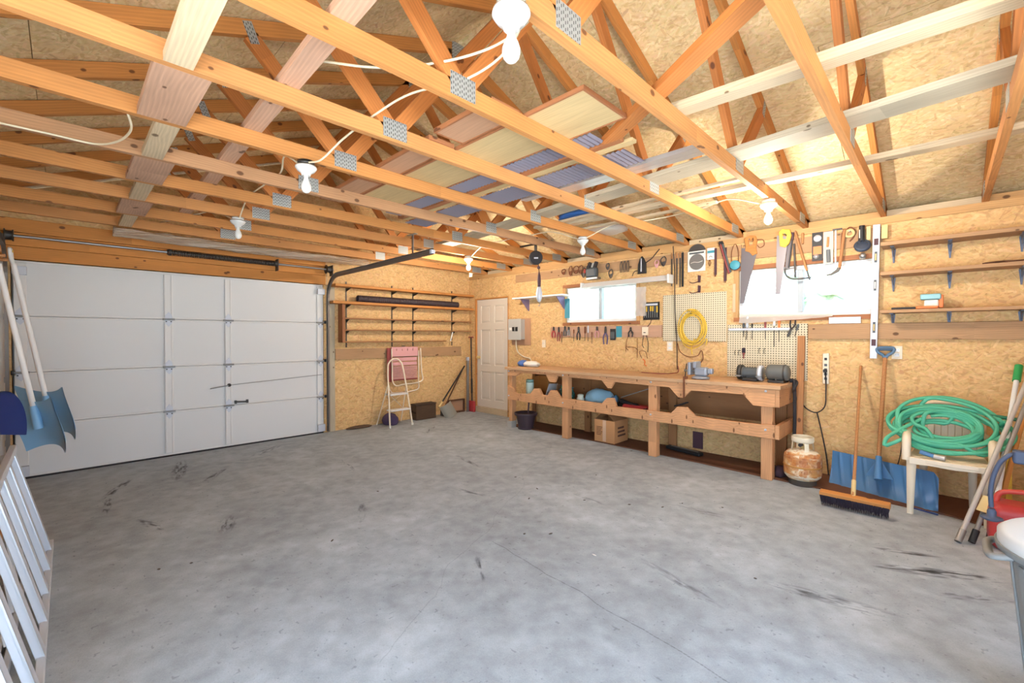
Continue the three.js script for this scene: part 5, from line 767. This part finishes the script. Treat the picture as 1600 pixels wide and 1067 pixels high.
// power strip on the wall
{
  const t = thing('power_strip', 'beige power strip fixed upright on the wall', 'power strip', [5.525, 0.9, 0.02]); box('case', [5.502, 5.556], [0.915, 1.22], [0.0005, 0.034], M.cream, t, 0.008); box('switch', [5.518, 5.54], [1.15, 1.175], [0.034, 0.04], M.black, t, 0.002); for (let i = 0; i < 4; i++) box('socket', [5.517, 5.541], [0.955 + i * 0.045, 0.98 + i * 0.045], [0.034, 0.0355], M.charcoal, t);
  tube('cord', [[5.53, 1.05, 0.05], [5.535, 0.85, 0.05], [5.52, 0.68, 0.04], [5.45, 0.62, 0.03], [5.36, 0.66, 0.03], [5.31, 0.76, 0.03]], 0.006, M.blackSoft, t, 60, 6); tube('cord', [[5.46, 0.625, 0.035], [5.5, 0.45, 0.05], [5.545, 0.2, 0.06], [5.57, 0.03, 0.1]], 0.006, M.blackSoft, t, 50, 6); box('plug', [5.512, 5.544], [1.03, 1.06], [0.036, 0.07], M.black, t, 0.006);
}
// ---------------------------------------------------------------- propane tank
{
  const cx = 5.425, cz = 0.47, rustTex = canvasTex(512, 256, (g, w, h) => { g.fillStyle = 'rgb(226,214,190)'; g.fillRect(0, 0, w, h); for (let i = 0; i < 900; i++) { const y = h * (rnd() < 0.75 ? rr(0.34, 0.64) : rr(0.1, 0.95)), c = [[196, 120, 52], [178, 92, 38], [206, 150, 84], [150, 84, 44]][Math.floor(rnd() * 4)], x = rnd() * w; g.fillStyle = `rgba(${c[0]},${c[1]},${c[2]},${rr(0.12, 0.5)})`; g.beginPath(); g.ellipse(x, y, rr(3, 26), rr(2, 9), rr(-0.2, 0.2), 0, 7); g.fill(); } for (let i = 0; i < 240; i++) { g.fillStyle = `rgba(110,62,34,${rr(0.2, 0.6)})`; g.fillRect(rnd() * w, h * rr(0.3, 0.68), rr(1, 5), rr(1, 5)); } });
  const t = thing('propane_tank', 'rusty cream propane tank standing beside the workbench', 'gas cylinder', [cx, 0, cz]);
  lathe('vessel', [[0, 0.035], [0.07, 0.038], [0.12, 0.055], [0.147, 0.085], [0.153, 0.115], [0.153, 0.245], [0.147, 0.278], [0.12, 0.308], [0.07, 0.328], [0.03, 0.333], [0, 0.334]], [cx, 0, cz], std(0xffffff, 0.6, 0, { map: rustTex }), t, 44); lathe('foot_ring', [[0.105, 0], [0.112, 0], [0.112, 0.05], [0.105, 0.05], [0.105, 0]], [cx, 0, cz], std(0x4a4038, 0.8), t, 36); lathe('weld_band', [[0.153, 0.172], [0.157, 0.175], [0.157, 0.185], [0.153, 0.188]], [cx, 0, cz], std(0xb9823f, 0.7), t, 44);
  for (const a of [0.35, 1.9, 3.5, 5.05]) { const o = new THREE.Mesh(new THREE.CylinderGeometry(0.085, 0.095, 0.09, 8, 1, true, a, 0.42), new THREE.MeshStandardMaterial({ color: 0xe3d7bc, roughness: 0.5, side: THREE.DoubleSide })); o.name = 'collar_post'; o.position.set(cx, 0.36, cz); add(t, o); }
  lathe('collar_ring', [[0.078, 0.40], [0.086, 0.396], [0.092, 0.41], [0.09, 0.445], [0.082, 0.45], [0.078, 0.44], [0.078, 0.40]], [cx, 0, cz], M.tankCream, t, 36); lathe('valve', [[0, 0.33], [0.022, 0.33], [0.02, 0.36], [0.028, 0.365], [0.028, 0.385], [0.012, 0.39], [0, 0.4]], [cx, 0, cz], M.gold, t, 18); rod('valve_outlet', [cx, 0.372, cz], [cx - 0.01, 0.372, cz + 0.06], 0.016, M.darkSteel, t); lathe('hand_wheel', [[0, 0], [0.024, 0.002], [0.026, 0.01], [0.02, 0.016], [0, 0.016]], [cx + 0.01, 0.392, cz], M.darkSteel, t, 14);
}
// ---------------------------------------------------------------- push broom
{
  const t = thing('push_broom', 'push broom with a wide wooden head leaning on the wall', 'broom', [5.88, 0, 0.98]);
  bar('head', [5.645, 0.105, 0.965], [6.09, 0.105, 0.965], 0.065, 0.036, M.shelfOrange, t, [0, 1, 0.15], 0.008); rod('handle', [5.862, 0.12, 0.95], [5.803, 1.105, 0.025], 0.012, M.stick, t, 0.011); rod('ferrule', [5.864, 0.1, 0.962], [5.855, 0.22, 0.855], 0.0155, M.gold, t);
  const n = 44, geos = []; for (let i = 0; i < n; i++) for (let k = 0; k < 4; k++) { const x = 5.655 + (i + 0.5) / n * 0.425, z = 0.94 + k * 0.018; const c = new THREE.ConeGeometry(0.0075, 0.09, 5); c.rotateZ(Math.PI + rr(-0.12, 0.12)); c.rotateX(rr(-0.15, 0.15) + (k - 1.5) * 0.06); c.translate(x, 0.046, z); geos.push(c); }
  const o = centred('bristles', mergeGeometries(geos), M.bristle, t); o.userData.kind = 'stuff';
}
// ---------------------------------------------------------------- blue snow scoop with a wooden shaft
{
  const t = thing('snow_shovel', 'blue snow pusher with a wooden shaft and blue D grip', 'shovel', [5.96, 0, 0.4]);
  // curved blade: a swept arc along x, leaning back to the wall
  const x0 = 5.60, x1 = 6.345, nx = 120, ny = 16, pos = [], idx = [];
  for (const side of [0, 1]) for (let j = 0; j <= ny; j++) for (let i = 0; i <= nx; i++) {
    const u = i / nx, v = j / ny, x = x0 + (x1 - x0) * u, a = v * 1.25, z = 0.60 - 0.05 * (1 - u) - 0.30 * Math.sin(a) * 0.8 - 0.22 * (1 - u) + (side ? -0.006 : 0), y = 0.004 + 0.29 * (1 - Math.cos(a * 0.95)) / 0.63 * 0.95, rib = 0.012 * Math.pow(Math.max(0, Math.sin(u * 50 + v * 4)), 3) * (v > 0.12 && v < 0.95 ? 1 : 0), up = (u > 0.96 ? -(u - 0.96) * 2.2 : 0) * v * 0.5;
    pos.push(x, y + up, z + (side ? 0 : rib));
  }
  const N = (nx + 1) * (ny + 1), q = (i, j, s) => s * N + j * (nx + 1) + i;
  for (let j = 0; j < ny; j++) for (let i = 0; i < nx; i++) { idx.push(q(i, j, 0), q(i + 1, j, 0), q(i, j + 1, 0), q(i + 1, j, 0), q(i + 1, j + 1, 0), q(i, j + 1, 0)); idx.push(q(i, j, 1), q(i, j + 1, 1), q(i + 1, j, 1), q(i + 1, j, 1), q(i, j + 1, 1), q(i + 1, j + 1, 1)); }
  const g = new THREE.BufferGeometry(); g.setAttribute('position', new THREE.Float32BufferAttribute(pos, 3)); g.setIndex(idx); g.computeVertexNormals(); centred('blade', g, new THREE.MeshStandardMaterial({ color: 0x4a7aa8, roughness: 0.42, side: THREE.DoubleSide }), t);
  rod('wear_strip', [x0, 0.006, 0.33], [x1, 0.006, 0.6], 0.006, M.navy, t);
  rod('socket', [5.975, 0.16, 0.46], [5.968, 0.34, 0.36], 0.03, M.scoop, t, 0.022); plate('socket_web', [[5.88, 0.16], [6.07, 0.16], [5.99, 0.3], [5.95, 0.3]], 0.36, 0.012, M.scoop, t);
  rod('shaft', [5.968, 0.32, 0.37], [5.982, 1.19, 0.065], 0.0165, M.stick, t);
  tube('d_grip', [[5.983, 1.17, 0.07], [5.97, 1.21, 0.065], [5.93, 1.245, 0.065], [5.925, 1.275, 0.062], [6.04, 1.278, 0.062], [6.035, 1.245, 0.065], [5.995, 1.21, 0.065], [5.983, 1.17, 0.07]], 0.013, std(0x4f6f8c, 0.5), t, 70, 8); rod('grip_bar', [5.93, 1.272, 0.062], [6.035, 1.272, 0.062], 0.017, std(0x3f556c, 0.6), t);
}
tag(tube('thin_cord', [[6.12, 0.62, 0.02], [6.11, 0.5, 0.03], [6.09, 0.3, 0.06], [6.07, 0.2, 0.1]], 0.004, M.blackSoft, scene, 24, 6), 'thin dark cord hanging on the wall left of the plastic chair', 'cord');
// ---------------------------------------------------------------- plastic chair with the green hose
{
  const t = thing('plastic_chair', 'cream plastic garden chair holding the green hose', 'chair', [6.42, 0, 0.45]); const m = M.cream, X0 = 6.15, X1 = 6.64;
  const leg = (x, z, sx, sz, h) => { const g = new THREE.CylinderGeometry(0.042, 0.026, h, 4, 1); g.rotateY(Math.PI / 4); const o = new THREE.Mesh(g, m); o.name = 'leg'; o.position.set(x + sx, h / 2, z + sz); o.rotation.set(sz * 1.2, 0, -sx * 1.2); add(t, o); };
  leg(X0 + 0.03, 0.68, 0.01, -0.0, 0.44); leg(X1 - 0.03, 0.66, -0.01, -0.0, 0.44); leg(X0 + 0.1, 0.2, 0.0, 0.0, 0.44); leg(X1 - 0.1, 0.2, 0.0, 0.0, 0.44);
  const seat = new THREE.Shape([[X0 + 0.02, -0.72], [6.30, -0.745], [6.42, -0.75], [6.55, -0.745], [X1 - 0.02, -0.72], [X1 - 0.06, -0.22], [X0 + 0.06, -0.22]].map((p) => new THREE.Vector2(...p))); const sg = new THREE.ExtrudeGeometry(seat, { depth: 0.02, bevelEnabled: true, bevelSize: 0.006, bevelThickness: 0.006, bevelSegments: 2 }); sg.rotateX(-Math.PI / 2); sg.translate(0, 0.425, 0); centred('seat', sg, m, t);
  plate('apron', [[X0 + 0.03, 0.455], [X0 + 0.03, 0.40], [6.3, 0.405], [6.42, 0.398], [6.55, 0.405], [X1 - 0.03, 0.40], [X1 - 0.03, 0.455], [6.42, 0.44]], 0.73, 0.016, m, t, undefined, 0.004);
  for (const x of [X0 + 0.012, X1 - 0.012]) { tube('armrest', [[x, 0.42, 0.70], [x, 0.52, 0.69], [x, 0.585, 0.66], [x, 0.60, 0.5], [x + (x < 6.4 ? 0.03 : -0.03), 0.60, 0.3], [x + (x < 6.4 ? 0.06 : -0.06), 0.62, 0.18]], 0.028, m, t, 50, 8); }
  for (let i = 0; i < 8; i++) { const x = X0 + 0.1 + i * (X1 - X0 - 0.2) / 7; bar('back_slat', [x, 0.44, 0.225], [x, 0.78, 0.14], 0.012, 0.04, m, t, [1, 0, 0], 0.004); }
  tube('back_frame', [[X0 + 0.06, 0.44, 0.22], [X0 + 0.05, 0.68, 0.16], [X0 + 0.1, 0.80, 0.13], [6.425, 0.83, 0.12], [X1 - 0.1, 0.80, 0.13], [X1 - 0.05, 0.68, 0.16], [X1 - 0.06, 0.44, 0.22]], 0.022, m, t, 60, 8);
}
{
  const t = thing('garden_hose', 'green garden hose coiled in loose loops on the plastic chair', 'hose', [6.37, 0.46, 0.45]); const pts = [], N = 14;
  for (let i = 0; i <= N * 16; i++) { const k = i / 16, a = k * 6.283 + 2.2, lay = (k * 0.618) % 1, R = 0.225 + 0.09 * Math.sin(k * 2.1) + 0.03 * fbm(i * 0.2, 1.1, 2), ex = 1.0 + 0.08 * Math.sin(k * 1.3);
    const u = Math.cos(a) * R * ex, v = Math.sin(a) * R * 0.72; const tilt = 0.62 + 0.12 * lay; pts.push([6.365 + u + 0.02 * Math.sin(k * 3.3), 0.50 + 0.085 * lay + (v + 0.2) * Math.sin(tilt), 0.47 - v * Math.cos(tilt) * 0.9]); }
  tube('coil', pts, 0.0145, M.green, t, N * 44, 7);
  tube('stray_loop', [[6.18, 0.60, 0.62], [6.08, 0.53, 0.66], [6.03, 0.50, 0.66], [6.035, 0.55, 0.63], [6.12, 0.63, 0.55], [6.25, 0.72, 0.42]], 0.0145, M.green, t, 40, 8); tube('stray_loop', [[6.1, 0.66, 0.5], [6.1, 0.78, 0.42], [6.2, 0.86, 0.34], [6.4, 0.885, 0.28], [6.58, 0.83, 0.3], [6.68, 0.74, 0.36], [6.70, 0.66, 0.42]], 0.0145, M.green, t, 60, 8); tube('tail', [[6.6, 0.78, 0.36], [6.7, 0.77, 0.33], [6.82, 0.75, 0.3]], 0.0145, std(0x2f7d62, 0.45), t, 20, 8);
  rod('coupling', [6.32, 0.475, 0.70], [6.38, 0.47, 0.715], 0.018, M.alu, t); rod('grey_end', [6.24, 0.495, 0.69], [6.32, 0.475, 0.70], 0.0165, M.scoop, t);
}
// ---------------------------------------------------------------- poles leaning in the right corner
{
  const pole = (a, b, r, m, tip, label, extra) => { const t = thing('pole', label, 'pole', a, 'poles leaning at the right edge'); rod('shaft', a, b, r, m, t); const A = V(...a), d = V(...b).sub(A).normalize(); const e = A.clone().addScaledVector(d, 0.09); rod('tip', a, e.toArray(), r * 1.35, tip, t); if (extra) extra(t, A, d); return t; };
  pole([6.445, 0.012, 1.14], [6.88, 1.28, 0.2], 0.0145, std(0xb4aea6, 0.5, 0.2), M.steel, 'front aluminium pole with a grey foot');
  pole([6.51, 0.012, 1.09], [6.95, 1.40, 0.12], 0.014, std(0x8d8780, 0.5, 0.3), M.black, 'dark grey pole with a cardboard tag', (t) => { const o = bar('cardboard_tag', [6.565, 0.205, 1.0], [6.60, 0.30, 0.95], 0.004, 0.075, M.gold, t, [1, 0, 0.5]); o.userData.label = 'tan cardboard tag'; });
  pole([6.60, 0.012, 0.95], [6.785, 1.135, 0.07], 0.0155, M.vinyl, M.black, 'white pole with a green grip at the top', (t) => { rod('green_grip', [6.770, 1.04, 0.143], [6.789, 1.155, 0.053], 0.024, M.greenGrip, t); });
  tag(bar('wooden_pole', [6.62, 0.012, 0.8], [6.92, 1.4, 0.03], 0.03, 0.03, M.shelfOrange, scene, [0, 0, 1], 0.012), 'orange wooden pole leaning behind the metal ones', 'pole');
  tag(bar('yellow_board', [6.72, 0.012, 0.42], [6.735, 0.62, 0.12], 0.03, 0.06, M.yellow, scene, [0, 0, 1]), 'yellow edged board behind the red gas can', 'board');
}
// ---------------------------------------------------------------- red gas can
{
  const t = thing('gas_can', 'red plastic gas can at the right edge', 'gas can', [6.78, 0, 1.0]);
  box('body', [6.585, 6.98], [0.001, 0.30], [0.86, 1.12], M.red, t, 0.06); tube('handle', [[6.62, 0.285, 0.99], [6.64, 0.35, 0.99], [6.72, 0.375, 0.99], [6.84, 0.37, 0.99], [6.92, 0.33, 0.99], [6.94, 0.28, 0.99]], 0.016, std(0xc4483e, 0.4), t, 50, 8); lathe('cap', [[0, 0], [0.03, 0], [0.03, 0.03], [0.02, 0.035], [0, 0.035]], [6.93, 0.298, 1.06], M.black, t, 18);
}
// ---------------------------------------------------------------- blue grey extension lead draped at the right edge
{
  const t = thing('block_heater_cord', 'blue grey cord with a plug hanging at the right edge', 'cord', [6.6, 0.3, 1.5]);
  tube('lead', [[6.72, 0.70, 1.5], [6.66, 0.71, 1.5], [6.615, 0.665, 1.5], [6.585, 0.58, 1.5], [6.572, 0.48, 1.5], [6.575, 0.38, 1.5]], 0.0115, M.cordBlue, t, 60, 8); box('socket_block', [6.655, 6.75], [0.66, 0.735], [1.465, 1.535], M.cordBlue, t, 0.012); lathe('plug', [[0, 0], [0.03, 0.0], [0.05, 0.012], [0.045, 0.02], [0.02, 0.025], [0.02, 0.055], [0.012, 0.07], [0, 0.07]], [6.577, 0.303, 1.5], M.cordBlue, t, 22); tube('supply_lead', [[6.74, 0.70, 1.5], [6.95, 0.78, 1.52], [7.15, 1.0, 1.55], [7.29, 1.12, 1.56]], 0.0115, M.cordBlue, t, 40, 8);
}
// ---------------------------------------------------------------- grey trash can
{
  const cx = 6.815, cz = 2.86, t = thing('trash_can', 'grey round trash can with a domed lid at the right edge', 'trash can', [cx, 0, cz]);
  lathe('body', [[0, 0.0], [0.2, 0.0], [0.205, 0.01], [0.262, 0.63], [0.27, 0.635], [0.27, 0.67], [0.256, 0.67], [0.25, 0.62], [0.195, 0.02], [0, 0.02]], [cx, 0, cz], M.bin, t, 48); for (let i = 0; i < 16; i++) { const a = i / 16 * 6.283; bar('rib', [cx + Math.cos(a) * 0.209, 0.03, cz + Math.sin(a) * 0.209], [cx + Math.cos(a) * 0.262, 0.60, cz + Math.sin(a) * 0.262], 0.03, 0.008, M.bin, t, [Math.cos(a), 0, Math.sin(a)], 0.003); }
  lathe('lid', [[0.285, 0.655], [0.297, 0.66], [0.297, 0.695], [0.28, 0.71], [0.2, 0.725], [0.1, 0.732], [0, 0.734]], [cx, 0, cz], M.binLid, t, 56); lathe('lid_rim', [[0.271, 0.63], [0.3, 0.635], [0.304, 0.658], [0.298, 0.66], [0.271, 0.655]], [cx, 0, cz], M.bin, t, 48); bar('lid_handle', [cx - 0.06, 0.755, cz], [cx + 0.06, 0.755, cz], 0.03, 0.02, M.binLid, t, [0, 1, 0], 0.008); box('handle_foot', [cx - 0.06, cx - 0.04], [0.725, 0.75], [cz - 0.015, cz + 0.015], M.binLid, t); box('handle_foot', [cx + 0.04, cx + 0.06], [0.725, 0.75], [cz - 0.015, cz + 0.015], M.binLid, t);
  tube('side_handle', [[cx - 0.262, 0.63, cz - 0.10], [cx - 0.31, 0.615, cz - 0.09], [cx - 0.32, 0.61, cz], [cx - 0.31, 0.615, cz + 0.09], [cx - 0.262, 0.63, cz + 0.10]], 0.014, M.bin, t, 40, 8);
  t.scale.y = 0.95;
}
// ---------------------------------------------------------------- left edge: ladder on its side, box, shovels
{
  const t = thing('stepladder', 'aluminium stepladder lying on its side along the left edge', 'ladder', [3.3, 0, 5.48]);
  const A = (x) => [x, 0.03, 5.412], B = (x) => [x, 0.655, 5.565], xs = [2.34, 2.675, 3.005, 3.325, 3.65, 3.975, 4.3];
  bar('side_rail', [2.18, 0.0245, 5.408], [4.6, 0.0245, 5.415], 0.028, 0.048, M.aluDull, t, [0, 1, 0], 0.004); bar('side_rail', [2.12, 0.668, 5.568], [4.6, 0.668, 5.568], 0.03, 0.05, M.aluDull, t, [0, 1, 0], 0.004); 
  for (const x of xs) { bar('tread', A(x), B(x - 0.06), 0.028, 0.078, M.aluDull, t, [1, 0, 0.0], 0.003); bar('tread_lip', [x + 0.040, 0.032, 5.399], [x - 0.02, 0.655, 5.552], 0.006, 0.012, M.alu, t, [1, 0, 0]); }
  bar('rear_rail', [2.2, 0.0245, 5.50], [4.6, 0.0245, 5.52], 0.02, 0.04, M.aluDull, t, [0, 1, 0], 0.003); bar('rear_rail', [2.2, 0.0245, 5.53], [4.6, 0.0245, 5.55], 0.014, 0.04, M.aluDull, t, [0, 1, 0], 0.003); bar('rear_rail', [2.15, 0.62, 5.61], [4.6, 0.62, 5.61], 0.02, 0.04, M.aluDull, t, [0, 1, 0], 0.003);
  for (let i = 0; i < 6; i++) bar('rear_bar', [2.5 + i * 0.33, 0.05, 5.52], [2.36 + i * 0.33, 0.61, 5.61], 0.012, 0.024, M.aluDull, t, [1, 0, 0]);
}
{
  const x0 = 2.02, x1 = 2.62, z0 = 5.625, z1 = 6.02, t = thing('cardboard_carton', 'closed cardboard carton behind the stepladder at the left edge', 'box', [2.3, 0, 5.8]);
  box('carton', [x0, x1], [0.001, 0.60], [z0, z1], M.cardboard, t, 0.004); box('tape', [x0 - 0.001, x1 + 0.001], [0.6005, 0.601], [5.79, 5.84], std(0xcfa98a, 0.35), t);
  const m = thing('magazines', 'stack of magazines on the cardboard carton', 'magazines', [2.3, 0.602, 5.8]); for (let i = 0; i < 6; i++) box('magazine', [2.06 + (i % 2) * 0.01, 2.36], [0.602 + i * 0.014, 0.614 + i * 0.014], [5.645 + (i % 3) * 0.008, 5.88], [M.paper, M.teal, M.greenGrip][i % 3], m);
  tag(box('plywood_offcut', [2.7, 4.6], [0.001, 0.5], [5.70, 5.715], M.ply, scene), 'plywood offcut standing behind the stepladder', 'board');
}
// wall rack out of the frame that holds the shovels
{
  const t = thing('tool_rack', 'wooden tool rack on the wall left of the camera', 'rack', [1.6, 0, 5.9]); for (const x of [1.0, 2.9]) box('post', [x, x + 0.038], [0, 2.30], [5.985, 6.075], M.chord2, t); box('rail', [0.98, 2.96], [1.86, 1.95], [5.945, 5.983], M.chord2, t); for (const x of [1.38, 1.62, 1.9, 2.12]) rod('peg', [x, 1.93, 5.96], [x, 1.96, 5.62], 0.012, M.stick, t);
}
// a thin curved blade with ribs: its width along (cos t, 0, -sin t), its curve along v
function curvedBlade(name, c, th, w, f, ribs, m, parent) {
  const nx = ribs * 6, ny = 16, pos = [], idx = [], N = (nx + 1) * (ny + 1), D = [Math.cos(th), -Math.sin(th)], Q = [Math.sin(th), Math.cos(th)];
  for (const s of [0, 1]) for (let j = 0; j <= ny; j++) for (let i = 0; i <= nx; i++) {
    const u = i / nx * 2 - 1, v = j / ny, [y, n, k] = f(u, v), rib = v > 0.08 && v < 0.85 ? 0.011 * Math.pow(Math.max(0, Math.sin((u + 1) * ribs * Math.PI)), 2) : 0, nn = n + (s ? 0.006 : -rib), q = u * w * k;
    pos.push(c[0] + D[0] * q + Q[0] * nn, c[1] + y, c[2] + D[1] * q + Q[1] * nn);
  }
  const q = (i, j, s) => s * N + j * (nx + 1) + i; for (let j = 0; j < ny; j++) for (let i = 0; i < nx; i++) idx.push(q(i, j, 0), q(i + 1, j, 0), q(i, j + 1, 0), q(i + 1, j, 0), q(i + 1, j + 1, 0), q(i, j + 1, 0), q(i, j, 1), q(i, j + 1, 1), q(i + 1, j, 1), q(i + 1, j, 1), q(i, j + 1, 1), q(i + 1, j + 1, 1));
  const g = new THREE.BufferGeometry(); g.setAttribute('position', new THREE.Float32BufferAttribute(pos, 3)); g.setIndex(idx); g.computeVertexNormals(); return centred(name, g, m, parent);
}
// two white handled snow shovels
const bladeBlue = new THREE.MeshStandardMaterial({ color: 0x86b4d6, roughness: 0.42, side: THREE.DoubleSide }), bladeNavy = new THREE.MeshStandardMaterial({ color: 0x2c4285, roughness: 0.42, side: THREE.DoubleSide });
for (const [dx, dz, dy, label] of [[0, 0, 0, 'light blue snow shovel with a white handle, nearer to the camera'], [-0.3, -0.055, 0.04, 'light blue snow shovel with a white handle, behind the nearer one']]) {
  const x = 1.62 + dx, t = thing('snow_shovel', label, 'shovel', [x, 0.56 + dy, 5.5], 'light blue snow shovels'); const sy = 0.85 + dy, sz = 5.492 + dz, ty = 1.90 + dy, tz = 5.655 + dz;
  rod('handle', [x, sy, sz], [x, ty, tz], 0.0165, M.white, t); rod('socket', [x, sy - 0.14, sz - 0.022], [x, sy + 0.03, sz + 0.005], 0.03, M.shovelBlue, t, 0.022);
  tube('d_grip', [[x, ty - 0.01, tz], [x - 0.05, ty + 0.04, tz + 0.01], [x - 0.055, ty + 0.1, tz + 0.015], [x + 0.055, ty + 0.1, tz + 0.015], [x + 0.05, ty + 0.04, tz + 0.01], [x, ty - 0.01, tz]], 0.012, M.white, t, 50, 8); rod('yellow_end', [x - 0.056, ty + 0.1, tz + 0.015], [x - 0.03, ty + 0.1, tz + 0.015], 0.0145, M.yellow, t);
  curvedBlade('blade', [x, sy, sz], 0.62, 0.225, (u, v) => { const a = v * 1.5; return [0.06 - 0.34 * v + 0.05 * u * u * (1 - v) - 0.05 * u * u * v, -0.035 + 0.035 * Math.cos(a * 2) - 0.05 * Math.sin(a) + 0.05 * u * u, 1 - 0.22 * v * v]; }, 12, bladeBlue, t);
}
{ // navy ribbed scoop
  const x = 2.15, t = thing('snow_scoop', 'navy blue ribbed snow scoop at the left edge', 'shovel', [x, 0.72, 5.6]);
  curvedBlade('scoop_blade', [x, 0.90, 5.73], 0.75, 0.2, (u, v) => { const a = -0.5 + v * 2.3; return [0.17 * Math.cos(a) - 0.10 * v, -0.03 - 0.10 * Math.sin(a), 1 - 0.05 * v]; }, 14, bladeNavy, t); rod('handle', [x, 1.0, 5.78], [x, 1.93, 5.85], 0.016, M.stick, t); rod('socket', [x, 0.94, 5.775], [x, 1.08, 5.786], 0.026, M.navy, t, 0.02);
}
// ---------------------------------------------------------------- small litter on the floor
const leafDark = std(0x5a5148, 0.9);
const LEAVES = [[3.37, 2.23], [3.9, 1.62], [3.74, 2.33], [3.85, 2.56], [4.21, 2.26], [4.53, 2.08], [4.75, 1.94], [4.83, 1.75], [4.41, 2.95], [4.28, 3.08], [5.1, 1.61], [3.68, 0.54], [2.77, 3.38], [4.8, 2.99], [3.1, 4.8], [3.42, 4.07], [5.61, 2.57], [3.05, 4.95]];
for (const [x, z] of LEAVES) { const o = new THREE.Mesh(new THREE.OctahedronGeometry(1, 1), x > 4.7 && z > 2.9 ? M.paper : leafDark); o.name = 'dry_leaf'; o.scale.set(rr(0.009, 0.02), 0.003, rr(0.005, 0.009)); o.position.set(x, 0.004, z); o.rotation.y = rnd() * 6; add(scene, o); tag(o, x > 4.7 && z > 2.9 ? 'pale scrap of leaf on the open floor nearest the camera' : 'tiny dark bit of dry leaf lying on the concrete floor', 'leaf', 'leaf litter on the floor'); }
// ---------------------------------------------------------------- outdoors
{
  const g = new THREE.Mesh(new THREE.BoxGeometry(60, 0.2, 60), std(0x9a9c8a, 0.95)); g.name = 'yard'; g.position.set(RX / 2, -0.26, RZ / 2); add(scene, g); struct(g);
  const d = new THREE.Mesh(new THREE.BoxGeometry(14, 0.1, 16), std(0xd2cfc8, 0.9)); d.name = 'driveway'; d.position.set(6, -0.1, RZ + 0.13 + 8); add(scene, d); struct(d);
  const e = new THREE.Mesh(new THREE.BoxGeometry(8, 0.1, 8), std(0xd2cfc8, 0.9)); e.name = 'side_yard'; e.position.set(RX + 0.13 + 4, -0.1, 2.2); add(scene, e); struct(e);
}
const leafMat = [std(0xd6e0c6, 0.8), std(0xe2e8d6, 0.8)];
for (const [cx, cz, h, l] of [[-1.4, -6.4, 3.8, 'pale green tree outside behind the small window'], [4.1, -6.6, 4.2, 'pale green tree outside behind the big window']]) {
  const t = thing('garden_tree', l, 'tree', [cx, -0.16, cz], 'trees behind the garage'); rod('trunk', [cx, -0.16, cz], [cx, h * 0.5, cz], 0.09, M.darkwood, t, 0.05);
  for (let k = 0; k < 7; k++) { const g = new THREE.IcosahedronGeometry(1, 4), p = g.attributes.position, q = rr(0, 50), r = rr(0.5, 0.85); for (let i = 0; i < p.count; i++) { const X = p.getX(i), Y = p.getY(i), Z = p.getZ(i), f = r * (0.7 + 0.6 * fbm(X * 5 + q, Y * 5 + Z * 4 + q, 3)); p.setXYZ(i, X * f, Y * f * 0.9, Z * f); } g.computeVertexNormals(); const o = new THREE.Mesh(g, leafMat[k % 2]); o.name = 'crown'; o.position.set(cx + rr(-0.8, 0.8), h * (0.45 + 0.09 * k), cz + rr(-0.5, 0.5)); add(t, o); }
}
scene.traverse((o) => { if (o.isMesh) { o.castShadow = true; o.receiveShadow = true; } });
renderer.render(scene, camera);
